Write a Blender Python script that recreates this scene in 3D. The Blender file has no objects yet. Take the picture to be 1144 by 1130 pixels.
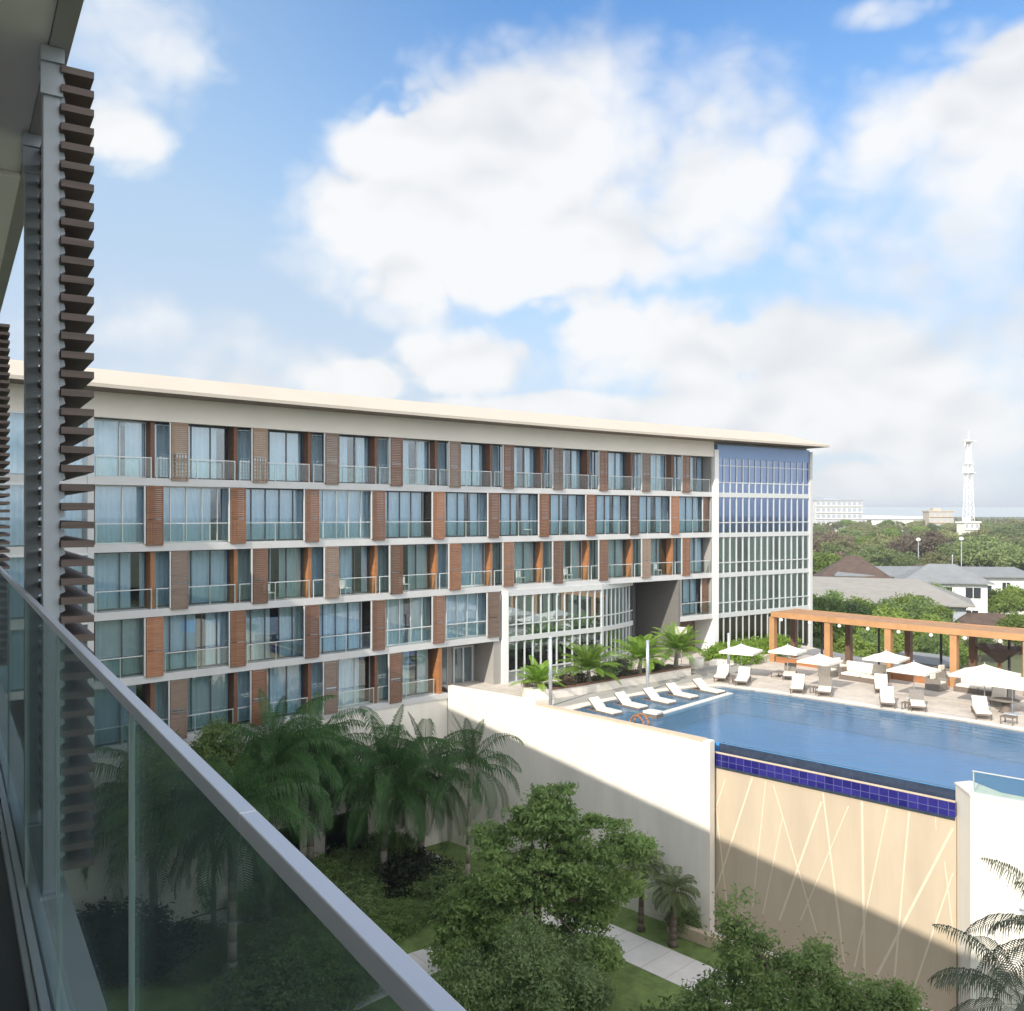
import bpy, bmesh, math, random
from mathutils import Vector, Matrix
rnd = random.Random(7)
S = bpy.context.scene
COL = S.collection
PI = math.pi

# ------------------------------------------------------------------ camera
HORIZON, FOC = 575.0, 1000.0            # measured on the 1144 px wide photograph
cam_data = bpy.data.cameras.new('camera')
cam = bpy.data.objects.new('camera', cam_data)
COL.objects.link(cam)
cam.location = (0, 0, 0)
cam.rotation_euler = (PI / 2, 0, 0)
cam_data.sensor_width = 36
cam_data.lens = 36 * FOC / 1144
cam_data.shift_y = (HORIZON - 565) / 1144
cam_data.clip_start = 0.02
cam_data.clip_end = 6000
S.camera = cam

def ground_pt(u, v, z):
    """world point at height z seen at photo position u, v (survey helper)"""
    y = -z * FOC / (v - HORIZON)
    return Vector(((u - 572) / FOC * y, y, z))

def at_depth(u, y, z):
    return Vector(((u - 572) / FOC * y, y, z))

# ------------------------------------------------------------------ materials
def nodes_of(m):
    m.use_nodes = True
    return m.node_tree.nodes, m.node_tree.links

def mat(name, rgb, rough=0.6, metal=0.0, var=0.10, scale=3.0, bump=0.0, bscale=None, spec=0.5, stretch=None):
    m = bpy.data.materials.new(name)
    N, L = nodes_of(m)
    b = N['Principled BSDF']
    b.inputs['Roughness'].default_value = rough
    b.inputs['Metallic'].default_value = metal
    b.inputs['Specular IOR Level'].default_value = spec
    tc = N.new('ShaderNodeTexCoord')
    src = tc.outputs['Object']
    if stretch:
        mp = N.new('ShaderNodeMapping')
        mp.inputs['Scale'].default_value = stretch
        L.new(src, mp.inputs['Vector']); src = mp.outputs['Vector']
    n = N.new('ShaderNodeTexNoise')
    n.inputs['Scale'].default_value = scale
    n.inputs['Detail'].default_value = 6
    n.inputs['Roughness'].default_value = 0.65
    L.new(src, n.inputs['Vector'])
    r = N.new('ShaderNodeValToRGB')
    r.color_ramp.elements[0].position = 0.3
    r.color_ramp.elements[1].position = 0.7
    r.color_ramp.elements[0].color = (*[c * (1 - var) for c in rgb], 1)
    r.color_ramp.elements[1].color = (*[min(1, c * (1 + var)) for c in rgb], 1)
    L.new(n.outputs['Fac'], r.inputs['Fac'])
    L.new(r.outputs['Color'], b.inputs['Base Color'])
    if bump:
        n2 = N.new('ShaderNodeTexNoise')
        n2.inputs['Scale'].default_value = bscale or scale * 8
        n2.inputs['Detail'].default_value = 4
        L.new(src, n2.inputs['Vector'])
        bp = N.new('ShaderNodeBump')
        bp.inputs['Strength'].default_value = bump
        bp.inputs['Distance'].default_value = 0.02
        L.new(n2.outputs['Fac'], bp.inputs['Height'])
        L.new(bp.outputs['Normal'], b.inputs['Normal'])
    return m

def glass_mat(name, tint, base=0.12, rough=0.0, edge=0.6, gcol=(1, 1, 1), wob=0.0):
    m = bpy.data.materials.new(name)
    N, L = nodes_of(m)
    for x in list(N):
        if x.type == 'BSDF_PRINCIPLED': N.remove(x)
    out = N['Material Output']
    t = N.new('ShaderNodeBsdfTransparent'); t.inputs[0].default_value = (*tint, 1)
    g = N.new('ShaderNodeBsdfGlossy'); g.inputs['Roughness'].default_value = rough
    g.inputs['Color'].default_value = (*gcol, 1)
    lw = N.new('ShaderNodeLayerWeight'); lw.inputs['Blend'].default_value = 0.25
    mr = N.new('ShaderNodeMapRange')
    mr.inputs['To Min'].default_value = base; mr.inputs['To Max'].default_value = base + edge
    L.new(lw.outputs['Fresnel'], mr.inputs['Value'])
    if wob:
        tc = N.new('ShaderNodeTexCoord')
        n = N.new('ShaderNodeTexNoise'); n.inputs['Scale'].default_value = 0.35; n.inputs['Detail'].default_value = 1
        L.new(tc.outputs['Object'], n.inputs['Vector'])
        bp = N.new('ShaderNodeBump'); bp.inputs['Strength'].default_value = wob; bp.inputs['Distance'].default_value = 0.05
        L.new(n.outputs['Fac'], bp.inputs['Height']); L.new(bp.outputs['Normal'], g.inputs['Normal'])
    mx = N.new('ShaderNodeMixShader')
    L.new(mr.outputs['Result'], mx.inputs[0]); L.new(t.outputs[0], mx.inputs[1]); L.new(g.outputs[0], mx.inputs[2])
    L.new(mx.outputs[0], out.inputs['Surface'])
    return m

def leaf_mat(name, dark, light, trans=0.35, scale=0.6, objvar=0.25, rough=0.5):
    m = bpy.data.materials.new(name)
    N, L = nodes_of(m)
    b = N['Principled BSDF']; out = N['Material Output']
    tc = N.new('ShaderNodeTexCoord')
    n = N.new('ShaderNodeTexNoise'); n.inputs['Scale'].default_value = scale; n.inputs['Detail'].default_value = 8
    n.inputs['Roughness'].default_value = 0.8
    L.new(tc.outputs['Object'], n.inputs['Vector'])
    r = N.new('ShaderNodeValToRGB')
    r.color_ramp.elements[0].position = 0.32; r.color_ramp.elements[1].position = 0.68
    r.color_ramp.elements[0].color = (*dark, 1); r.color_ramp.elements[1].color = (*light, 1)
    L.new(n.outputs['Fac'], r.inputs['Fac'])
    oi = N.new('ShaderNodeObjectInfo')
    mr = N.new('ShaderNodeMapRange'); mr.inputs['To Min'].default_value = 1 - objvar; mr.inputs['To Max'].default_value = 1 + objvar
    L.new(oi.outputs['Random'], mr.inputs['Value'])
    hs = N.new('ShaderNodeHueSaturation')
    L.new(mr.outputs['Result'], hs.inputs['Value']); L.new(r.outputs['Color'], hs.inputs['Color'])
    L.new(hs.outputs['Color'], b.inputs['Base Color'])
    b.inputs['Roughness'].default_value = rough
    b.inputs['Specular IOR Level'].default_value = 0.35
    t = N.new('ShaderNodeBsdfTranslucent'); L.new(hs.outputs['Color'], t.inputs['Color'])
    mx = N.new('ShaderNodeMixShader'); mx.inputs[0].default_value = trans
    L.new(b.outputs[0], mx.inputs[1]); L.new(t.outputs[0], mx.inputs[2])
    L.new(mx.outputs[0], out.inputs['Surface'])
    return m

M = {}
M['white_wall'] = mat('white_render', (0.76, 0.715, 0.64), 0.8, var=0.10, scale=0.5, stretch=(1, 1, .22), bump=0.12, bscale=30)
M['cream'] = mat('cream_render', (0.77, 0.71, 0.625), 0.75, var=0.04, scale=0.4)
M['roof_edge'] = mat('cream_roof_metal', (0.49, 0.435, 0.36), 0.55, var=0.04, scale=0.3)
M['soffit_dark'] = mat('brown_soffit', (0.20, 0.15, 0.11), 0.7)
M['slab'] = mat('pale_concrete', (0.55, 0.545, 0.535), 0.65, var=0.07, scale=0.8)
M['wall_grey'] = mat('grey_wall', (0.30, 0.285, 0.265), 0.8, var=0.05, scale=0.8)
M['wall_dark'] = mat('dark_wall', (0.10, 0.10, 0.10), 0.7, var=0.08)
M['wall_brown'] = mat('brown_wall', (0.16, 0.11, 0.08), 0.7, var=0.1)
M['room'] = mat('room_wall', (0.22, 0.21, 0.19), 0.9)
M['fin_white'] = mat('white_column', (0.78, 0.77, 0.74), 0.6, var=0.03)
M['alu'] = mat('light_aluminium', (0.60, 0.61, 0.60), 0.4, metal=0.2, var=0.04)
M['alu_dark'] = mat('dark_aluminium', (0.10, 0.105, 0.11), 0.45, metal=0.3)
M['shutter'] = mat('brown_slats', (0.18, 0.088, 0.050), 0.6, var=0.22, scale=1.2, stretch=(1, 1, 9))
M['shutter_warm'] = mat('warm_slats', (0.27, 0.115, 0.05), 0.6, var=0.28, scale=1.2, stretch=(1, 1, 9))
M['shutter_worn'] = mat('faded_slats', (0.24, 0.165, 0.12), 0.65, var=0.22, scale=1.2, stretch=(1, 1, 9))
M['timber'] = mat('orange_timber', (0.33, 0.14, 0.055), 0.55, var=0.2, scale=1.5, stretch=(1, 1, 5))
M['timber_shaded'] = mat('shaded_timber', (0.17, 0.075, 0.04), 0.6, var=0.2, scale=1.5, stretch=(1, 1, 5))  # shaded copy of the divider timber, darkness put into the colour
M['lattice'] = mat('tan_lattice', (0.33, 0.22, 0.14), 0.6, var=0.15, scale=2)
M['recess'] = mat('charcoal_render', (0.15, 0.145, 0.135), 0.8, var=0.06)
M['pergola'] = mat('oiled_timber', (0.42, 0.225, 0.10), 0.5, var=0.14, scale=1.2, stretch=(1, 1, 1), bump=0.15, bscale=14)
M['pergola_dark'] = mat('dark_timber', (0.13, 0.07, 0.045), 0.65, var=0.2, scale=2)
for kk in ('shutter', 'shutter_worn', 'shutter_warm'):
    if kk in M:
        nt = M[kk].node_tree; bs = nt.nodes['Principled BSDF']; src_ = bs.inputs['Base Color'].links[0].from_socket
        oi = nt.nodes.new('ShaderNodeObjectInfo'); mr = nt.nodes.new('ShaderNodeMapRange'); mr.inputs['To Min'].default_value = .72; mr.inputs['To Max'].default_value = 1.45
        nt.links.new(oi.outputs['Random'], mr.inputs['Value']); h_ = nt.nodes.new('ShaderNodeHueSaturation'); h_.inputs['Saturation'].default_value = .95
        nt.links.new(mr.outputs[0], h_.inputs['Value']); nt.links.new(src_, h_.inputs['Color']); nt.links.new(h_.outputs[0], bs.inputs['Base Color'])
def curtain_mat(name, rgb):
    return mat(name, rgb, 0.9, var=0.06, scale=1.0)
M['curtain'] = curtain_mat('sheer_curtain', (0.66, 0.71, 0.75))
M['curtain_warm'] = curtain_mat('linen_curtain', (0.58, 0.60, 0.56))
M['glass'] = glass_mat('window_glass', (0.68, 0.80, 0.86), 0.15, 0.0, 0.6, (0.80, 0.92, 1.0), wob=0.015)
M['glass_bal'] = glass_mat('balustrade_glass', (0.86, 0.94, 0.92), 0.05, 0.0, 0.5)
M['glass_cw'] = glass_mat('tinted_glass', (0.55, 0.64, 0.62), 0.40, 0.0, 0.5, (0.74, 0.86, 0.98), wob=0.01)
M['glass_blue'] = glass_mat('sky_blue_glass', (0.24, 0.34, 0.50), 0.38, 0.0, 0.5, (0.50, 0.64, 0.95), wob=0.01)  # reflected sky blue put into the glass colour of upper end-bay rows
M['glass_dark'] = glass_mat('dark_glass', (0.10, 0.11, 0.12), 0.10, 0.0, 0.5)
M['glass_near'] = glass_mat('grey_glass', (0.76, 0.83, 0.81), 0.035, 0.0, 0.36, (0.9, 0.95, 1.0))
M['glass_edge'] = mat('polished_glass_edge', (0.62, 0.68, 0.68), 0.25)
M['panel_blue'] = mat('blue_grey_panel', (0.20, 0.29, 0.47), 0.35, metal=0.4, var=0.04)
M['deck_grey'] = mat('grey_surface', (0.33, 0.315, 0.29), 0.8, var=0.1, scale=1.2)
M['coping'] = mat('pale_coping', (0.68, 0.63, 0.56), 0.7, var=0.08, scale=1.5)
M['path'] = mat('pale_paving', (0.68, 0.66, 0.63), 0.8, var=0.08, scale=1.0)
M['sandstone'] = mat('sandstone_face', (0.50, 0.412, 0.305), 0.8, var=0.10, scale=0.6, stretch=(1, 1, .2), bump=0.15, bscale=25)
M['sand_line'] = mat('pale_sandstone_relief', (0.66, 0.56, 0.43), 0.75, var=0.04)
M['trim'] = mat('tan_trim', (0.58, 0.46, 0.34), 0.7)
M['soil'] = mat('planting_soil', (0.09, 0.06, 0.045), 0.95, var=0.4, scale=4)
M['black'] = mat('black_metal', (0.02, 0.02, 0.02), 0.5)
M['steel'] = mat('grey_painted_steel', (0.43, 0.47, 0.52), 0.4, metal=0.1, var=0.05, scale=6)
M['steel_pole'] = mat('silver_pole', (0.50, 0.53, 0.56), 0.35, metal=0.5, var=0.05)
M['rail_alu'] = mat('anodised_rail', (0.72, 0.73, 0.78), 0.38, metal=0.35, var=0.05, scale=2)
M['slat_brown'] = mat('dark_timber_slat', (0.145, 0.108, 0.094), 0.55, var=0.32, scale=3, stretch=(.6, .6, 9))
M['soffit'] = mat('soffit_board', (0.88, 0.84, 0.82), 0.85, var=0.03, scale=0.6)
M['soffit_edge'] = mat('soffit_edge', (0.40, 0.39, 0.38), 0.7, var=0.05)
M['floor_dark'] = mat('dark_floor_tile', (0.035, 0.038, 0.05), 0.45, var=0.15, scale=3)
M['channel'] = mat('grey_channel', (0.48, 0.52, 0.57), 0.45, metal=0.4, var=0.05)
M['concrete'] = mat('balcony_concrete', (0.47, 0.48, 0.47), 0.75, var=0.1, scale=4)
M['canvas'] = mat('cream_canvas', (0.70, 0.665, 0.57), 0.85, var=0.03)
M['cushion'] = mat('cream_cushion', (0.68, 0.635, 0.55), 0.85, var=0.04)
M['wicker'] = mat('brown_wicker', (0.155, 0.122, 0.098), 0.75, var=0.3, scale=14)
M['wicker_grey'] = mat('grey_weave', (0.20, 0.18, 0.155), 0.75, var=0.2, scale=14)
M['trunk'] = mat('bark', (0.13, 0.10, 0.075), 0.9, var=0.35, scale=5, bump=0.4)
M['palm_trunk'] = mat('grey_palm_bark', (0.24, 0.215, 0.175), 0.9, var=0.25, scale=4, stretch=(1, 1, 4), bump=0.4)
M['roof_grey'] = mat('grey_roof_tile', (0.235, 0.225, 0.205), 0.8, var=0.12, scale=0.7, stretch=(1, 1, 6))
M['roof_slate'] = mat('slate_roof', (0.19, 0.20, 0.205), 0.8, var=0.12, scale=0.7)
M['thatch'] = mat('brown_thatch', (0.085, 0.058, 0.045), 0.95, var=0.3, scale=1.2, bump=0.4)
M['house_white'] = mat('white_house_wall', (0.72, 0.72, 0.69), 0.8, var=0.05)
M['house_grey'] = mat('blue_grey_wall', (0.34, 0.37, 0.41), 0.8)
M['tan'] = mat('tan_concrete', (0.46, 0.39, 0.31), 0.8, var=0.1)
M['lamp'] = mat('white_globe', (0.85, 0.85, 0.82), 0.4)
M['window_dark'] = mat('dark_window', (0.03, 0.035, 0.04), 0.15)
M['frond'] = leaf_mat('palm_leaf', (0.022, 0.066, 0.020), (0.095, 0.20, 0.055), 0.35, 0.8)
M['frond_bright'] = leaf_mat('cycad_leaf', (0.12, 0.24, 0.03), (0.30, 0.45, 0.065), 0.45, 0.8)
M['frond_pale'] = leaf_mat('young_palm_leaf', (0.07, 0.11, 0.04), (0.17, 0.20, 0.085), 0.4, 0.8)
M['frond_grey'] = leaf_mat('grey_palm_leaf', (0.045, 0.060, 0.035), (0.12, 0.14, 0.085), 0.25, 0.8)
M['leaf'] = leaf_mat('garden_leaf', (0.085, 0.150, 0.040), (0.31, 0.42, 0.145), 0.5, 0.55)
M['leaf_mid'] = leaf_mat('shrub_leaf', (0.100, 0.160, 0.060), (0.34, 0.44, 0.18), 0.5, 0.8)
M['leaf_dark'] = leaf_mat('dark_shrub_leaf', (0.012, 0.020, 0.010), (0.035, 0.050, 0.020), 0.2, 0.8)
M['leaf_bright'] = leaf_mat('hedge_leaf', (0.15, 0.27, 0.03), (0.32, 0.46, 0.07), 0.45, 0.8)
M['far_green'] = leaf_mat('wood_green', (0.10, 0.145, 0.055), (0.29, 0.345, 0.13), 0.4, 0.25)
M['far_light'] = leaf_mat('wood_light_green', (0.12, 0.19, 0.03), (0.28, 0.36, 0.08), 0.4, 0.25)
M['far_olive'] = leaf_mat('wood_olive', (0.14, 0.155, 0.058), (0.33, 0.33, 0.145), 0.4, 0.25)
M['far_brown'] = leaf_mat('wood_brown', (0.12, 0.095, 0.062), (0.25, 0.20, 0.135), 0.35, 0.25)
M['lawn'] = mat('lawn_green', (0.135, 0.20, 0.055), 0.9, var=0.35, scale=1.6, bump=0.5, bscale=60)
M['earth'] = mat('scrub_ground', (0.105, 0.115, 0.052), 0.95, var=0.35, scale=0.06, bump=0.3, bscale=2)
M['field'] = mat('dry_grass', (0.20, 0.19, 0.10), 0.95, var=0.25, scale=0.4)

def tile_mat(name, c1, c2, cm, scale, rough=0.15, bw=0.5, rh=0.5, mortar=0.03, axes=('X', 'Y')):
    m = bpy.data.materials.new(name); N, L = nodes_of(m); b = N['Principled BSDF']
    tc = N.new('ShaderNodeTexCoord'); br = N.new('ShaderNodeTexBrick')
    br.inputs['Color1'].default_value = (*c1, 1); br.inputs['Color2'].default_value = (*c2, 1); br.inputs['Mortar'].default_value = (*cm, 1)
    br.inputs['Scale'].default_value = scale; br.inputs['Mortar Size'].default_value = mortar
    br.inputs['Brick Width'].default_value = bw; br.inputs['Row Height'].default_value = rh
    br.offset = 0.0
    L.new(tc.outputs['UV'], br.inputs['Vector']); L.new(br.outputs['Color'], b.inputs['Base Color'])
    b.inputs['Roughness'].default_value = rough
    return m
M['blue_tile'] = tile_mat('blue_mosaic', (0.013, 0.012, 0.12), (0.035, 0.030, 0.21), (0.10, 0.105, 0.24), 1.0, 0.2, 0.42, 0.34, 0.014)
M['navy_tile'] = mat('navy_tile', (0.035, 0.05, 0.085), 0.25, var=0.25, scale=3)
M['pool_tile'] = mat('pool_blue_tile', (0.06, 0.27, 0.58), 0.4, var=0.15, scale=0.5)
M['pool_step'] = mat('pool_step_tile', (0.13, 0.26, 0.42), 0.4, var=0.1, scale=0.8)
M['pool_shelf'] = mat('pool_shelf_tile', (0.05, 0.16, 0.36), 0.4, var=0.15, scale=0.8)

def water_mat():
    m = bpy.data.materials.new('pool_water'); N, L = nodes_of(m)
    for x in list(N):
        if x.type == 'BSDF_PRINCIPLED': N.remove(x)
    out = N['Material Output']
    t = N.new('ShaderNodeBsdfTransparent'); t.inputs[0].default_value = (0.60, 0.82, 0.94, 1)
    g = N.new('ShaderNodeBsdfGlossy'); g.inputs['Roughness'].default_value = 0.03
    tc = N.new('ShaderNodeTexCoord')
    mp = N.new('ShaderNodeMapping'); mp.inputs['Rotation'].default_value = (0, 0, math.radians(25)); mp.inputs['Scale'].default_value = (0.55, 2.4, 1)
    L.new(tc.outputs['Object'], mp.inputs['Vector'])
    n = N.new('ShaderNodeTexNoise'); n.inputs['Scale'].default_value = 1.3; n.inputs['Detail'].default_value = 5; n.inputs['Distortion'].default_value = 0.6
    L.new(mp.outputs[0], n.inputs['Vector'])
    bp = N.new('ShaderNodeBump'); bp.inputs['Strength'].default_value = 0.35; bp.inputs['Distance'].default_value = 0.06
    L.new(n.outputs['Fac'], bp.inputs['Height']); L.new(bp.outputs['Normal'], g.inputs['Normal'])
    fr = N.new('ShaderNodeFresnel'); fr.inputs['IOR'].default_value = 1.33
    L.new(bp.outputs['Normal'], fr.inputs['Normal'])
    mr = N.new('ShaderNodeMapRange'); mr.inputs['To Min'].default_value = 0.02; mr.inputs['To Max'].default_value = 0.75
    L.new(fr.outputs[0], mr.inputs['Value'])
    df = N.new('ShaderNodeBsdfDiffuse'); df.inputs[0].default_value = (0.22, 0.43, 0.62, 1)
    body = N.new('ShaderNodeMixShader'); body.inputs[0].default_value = 0.30; L.new(t.outputs[0], body.inputs[1]); L.new(df.outputs[0], body.inputs[2])
    mx = N.new('ShaderNodeMixShader'); L.new(mr.outputs[0], mx.inputs[0]); L.new(body.outputs[0], mx.inputs[1]); L.new(g.outputs[0], mx.inputs[2])
    L.new(mx.outputs[0], out.inputs['Surface'])
    return m
M['water'] = water_mat()
def paving_mat(name, rgb, rot, size=.6):
    m = mat(name, rgb, .75, var=.13, scale=.9, bump=.1, bscale=20); N, L = nodes_of(m); b = N['Principled BSDF']
    src = b.inputs['Base Color'].links[0].from_socket; tc = N.new('ShaderNodeTexCoord'); mp = N.new('ShaderNodeMapping'); mp.inputs['Rotation'].default_value = (0, 0, rot)
    br = N.new('ShaderNodeTexBrick'); br.inputs['Color1'].default_value = (1, 1, 1, 1); br.inputs['Color2'].default_value = (.86, .86, .86, 1); br.inputs['Mortar'].default_value = (.55, .53, .5, 1)
    br.inputs['Scale'].default_value = 1; br.inputs['Mortar Size'].default_value = .012; br.inputs['Brick Width'].default_value = size * 2; br.inputs['Row Height'].default_value = size
    L.new(tc.outputs['Object'], mp.inputs[0]); L.new(mp.outputs[0], br.inputs['Vector'])
    mx = N.new('ShaderNodeMix'); mx.data_type = 'RGBA'; mx.blend_type = 'MULTIPLY'; mx.inputs[0].default_value = 1
    L.new(src, mx.inputs[6]); L.new(br.outputs['Color'], mx.inputs[7]); L.new(mx.outputs[2], b.inputs['Base Color']); return m
M['deck'] = paving_mat('deck_stone', (0.58, 0.52, 0.45), .75)
# dust and smears on the near glass
nt = M['glass_near'].node_tree; out_ = nt.nodes['Material Output']; old = out_.inputs['Surface'].links[0].from_socket
tcn = nt.nodes.new('ShaderNodeTexCoord'); nz = nt.nodes.new('ShaderNodeTexNoise'); nz.inputs['Scale'].default_value = 6; nz.inputs['Detail'].default_value = 8; nz.inputs['Roughness'].default_value = .7
nt.links.new(tcn.outputs['Object'], nz.inputs['Vector'])
mrn = nt.nodes.new('ShaderNodeMapRange'); mrn.inputs['From Min'].default_value = .35; mrn.inputs['From Max'].default_value = .75; mrn.inputs['To Min'].default_value = .01; mrn.inputs['To Max'].default_value = .09
dfn = nt.nodes.new('ShaderNodeBsdfDiffuse'); dfn.inputs[0].default_value = (.55, .62, .62, 1); mxn = nt.nodes.new('ShaderNodeMixShader')
nt.links.new(nz.outputs['Fac'], mrn.inputs['Value']); nt.links.new(mrn.outputs[0], mxn.inputs[0]); nt.links.new(old, mxn.inputs[1]); nt.links.new(dfn.outputs[0], mxn.inputs[2]); nt.links.new(mxn.outputs[0], out_.inputs['Surface'])

# ------------------------------------------------------------------ mesh helpers
class MB:
    def __init__(self): self.v = []; self.f = []; self.mi = []; self.mats = []; self.uv = {}
    def m(self, key):
        if key not in self.mats: self.mats.append(key)
        return self.mats.index(key)
    def quad(self, pts, key=None):
        b = len(self.v); self.v += [tuple(p) for p in pts]
        self.f.append(tuple(range(b, b + len(pts)))); self.mi.append(self.m(key) if key else 0)
        return len(self.f) - 1
    def hexa(self, p, key=None):
        """p: bottom ring 4 (ccw seen from above) then top ring 4"""
        b = len(self.v); self.v += [tuple(q) for q in p]
        for f in ((3, 2, 1, 0), (4, 5, 6, 7), (0, 1, 5, 4), (1, 2, 6, 5), (2, 3, 7, 6), (3, 0, 4, 7)):
            self.f.append(tuple(b + i for i in f)); self.mi.append(self.m(key) if key else 0)
    def box(self, c, size, rz=0.0, key=None, tilt=None):
        hx, hy, hz = size[0] / 2, size[1] / 2, size[2] / 2
        R = Matrix.Rotation(rz, 3, 'Z')
        if tilt: R = R @ Matrix.Rotation(tilt, 3, 'Y')
        c = Vector(c)
        pts = [c + R @ Vector(q) for q in ((-hx, -hy, -hz), (hx, -hy, -hz), (hx, hy, -hz), (-hx, hy, -hz), (-hx, -hy, hz), (hx, -hy, hz), (hx, hy, hz), (-hx, hy, hz))]
        self.hexa(pts, key)
    def prism(self, poly, z0, z1, key=None, bottom=True):
        n = len(poly); b = len(self.v)
        a = sum(poly[i][0] * poly[(i + 1) % n][1] - poly[(i + 1) % n][0] * poly[i][1] for i in range(n))
        if a < 0: poly = poly[::-1]
        self.v += [(p[0], p[1], z0) for p in poly] + [(p[0], p[1], z1) for p in poly]
        k = self.m(key) if key else 0
        self.f.append(tuple(range(b + n, b + 2 * n))); self.mi.append(k)
        if bottom: self.f.append(tuple(range(b + n - 1, b - 1, -1))); self.mi.append(k)
        for i in range(n):
            j = (i + 1) % n
            self.f.append((b + i, b + j, b + n + j, b + n + i)); self.mi.append(k)
    def sheet(self, poly, z, key=None):
        n = len(poly)
        a = sum(poly[i][0] * poly[(i + 1) % n][1] - poly[(i + 1) % n][0] * poly[i][1] for i in range(n))
        if a < 0: poly = poly[::-1]
        self.quad([(p[0], p[1], z) for p in poly], key)
    def tube(self, p0, p1, r0, r1=None, n=8, key=None, cap=True):
        r1 = r0 if r1 is None else r1
        p0, p1 = Vector(p0), Vector(p1); d = (p1 - p0).normalized()
        u = d.orthogonal().normalized(); w = d.cross(u); b = len(self.v); k = self.m(key) if key else 0
        for p, r in ((p0, r0), (p1, r1)):
            for i in range(n):
                a = 2 * PI * i / n
                self.v.append(tuple(p + (u * math.cos(a) + w * math.sin(a)) * r))
        for i in range(n):
            j = (i + 1) % n
            self.f.append((b + i, b + j, b + n + j, b + n + i)); self.mi.append(k)
        if cap:
            self.f.append(tuple(range(b + n, b + 2 * n))); self.mi.append(k)
            self.f.append(tuple(range(b + n - 1, b - 1, -1))); self.mi.append(k)
    def path(self, pts, radii, n=8, key=None):
        for i in range(len(pts) - 1): self.tube(pts[i], pts[i + 1], radii[i], radii[i + 1], n, key)
    def lathe(self, c, prof, n=16, key=None):
        b = len(self.v); k = self.m(key) if key else 0; c = Vector(c)
        for r, z in prof:
            for i in range(n):
                a = 2 * PI * i / n; self.v.append((c.x + r * math.cos(a), c.y + r * math.sin(a), c.z + z))
        for q in range(len(prof) - 1):
            for i in range(n):
                j = (i + 1) % n
                self.f.append((b + q * n + i, b + q * n + j, b + (q + 1) * n + j, b + (q + 1) * n + i)); self.mi.append(k)
        self.f.append(tuple(b + i for i in range(n - 1, -1, -1))); self.mi.append(k)
        t = b + (len(prof) - 1) * n
        self.f.append(tuple(t + i for i in range(n))); self.mi.append(k)
    def mesh(self, name, default, smooth=False):
        me = bpy.data.meshes.new(name)
        me.from_pydata(self.v, [], self.f); me.update()
        keys = self.mats or [default]
        for kk in keys: me.materials.append(M[kk])
        if self.mats: me.polygons.foreach_set('material_index', self.mi)
        if smooth: me.polygons.foreach_set('use_smooth', [True] * len(self.f))
        return me
    def build(self, name, default='slab', parent=None, smooth=False, bevel=0.0, loc=None):
        o = bpy.data.objects.new(name, self.mesh(name, default, smooth)); COL.objects.link(o)
        if parent: o.parent = parent
        if loc is not None: o.location = loc
        if bevel:
            bv = o.modifiers.new('bevel', 'BEVEL'); bv.width = bevel; bv.segments = 2; bv.limit_method = 'ANGLE'
        return o

def tag(o, label, cat, group=None):
    o['label'] = label; o['category'] = cat
    if group: o['group'] = group
    return o
def thing(name, label, cat, loc=(0, 0, 0), rz=0.0, group=None):
    o = bpy.data.objects.new(name, None); COL.objects.link(o); o.empty_display_size = 0.3
    o.location = loc; o.rotation_euler = (0, 0, rz)
    return tag(o, label, cat, group)
def struct(o): o['kind'] = 'structure'; return o
def copy_tree(o, parent=None):
    c = o.copy(); COL.objects.link(c)
    if parent: c.parent = parent
    for ch in list(o.children): copy_tree(ch, c)
    return c
def dup(o, loc, rz, label, group=None, scale=None):
    c = copy_tree(o); c.location = loc; c.rotation_euler = (0, 0, rz); c['label'] = label
    if scale: c.scale = (scale,) * 3 if not isinstance(scale, tuple) else scale
    if group: c['group'] = group
    return c

# ------------------------------------------------------------------ sun and sky
SUN = Vector((-0.906, -1.26, 1.0)).normalized()
sun_el = math.asin(SUN.z); sun_az = math.atan2(SUN.x, SUN.y)
ld = bpy.data.lights.new('sun', 'SUN'); ld.energy = 3.2; ld.angle = math.radians(0.5); ld.color = (1.0, 0.93, 0.82)
lo = bpy.data.objects.new('sun', ld); COL.objects.link(lo)
lo.rotation_euler = (-SUN).to_track_quat('-Z', 'Y').to_euler(); lo.location = (-20, -40, 60)

W = bpy.data.worlds.new('World'); S.world = W; W.use_nodes = True
N, L = W.node_tree.nodes, W.node_tree.links
bg = N['Background']; bg.inputs['Strength'].default_value = 0.15
sky = N.new('ShaderNodeTexSky'); sky.sky_type = 'NISHITA'; sky.sun_disc = False
sky.sun_elevation = sun_el; sky.sun_rotation = sun_az % (2 * PI)
sky.air_density = 1.0; sky.dust_density = 0.6; sky.ozone_density = 2.5; sky.altitude = 50
def mth(op, a, b=None, c=None, clamp=False):
    n = N.new('ShaderNodeMath'); n.operation = op; n.use_clamp = clamp
    for i, x in enumerate((a, b, c)):
        if x is None: continue
        if isinstance(x, (int, float)): n.inputs[i].default_value = x
        else: L.new(x, n.inputs[i])
    return n.outputs[0]
def smooth(x, e0, e1):
    n = N.new('ShaderNodeMapRange'); n.interpolation_type = 'SMOOTHSTEP'
    n.inputs['From Min'].default_value = e0; n.inputs['From Max'].default_value = e1
    L.new(x, n.inputs['Value']); return n.outputs['Result']
tc = N.new('ShaderNodeTexCoord')
sep = N.new('ShaderNodeSeparateXYZ'); L.new(tc.outputs['Generated'], sep.inputs[0])
dx, dy, dz = sep.outputs
az = mth('ARCTAN2', dx, dy); el = mth('ARCSINE', dz)
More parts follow.
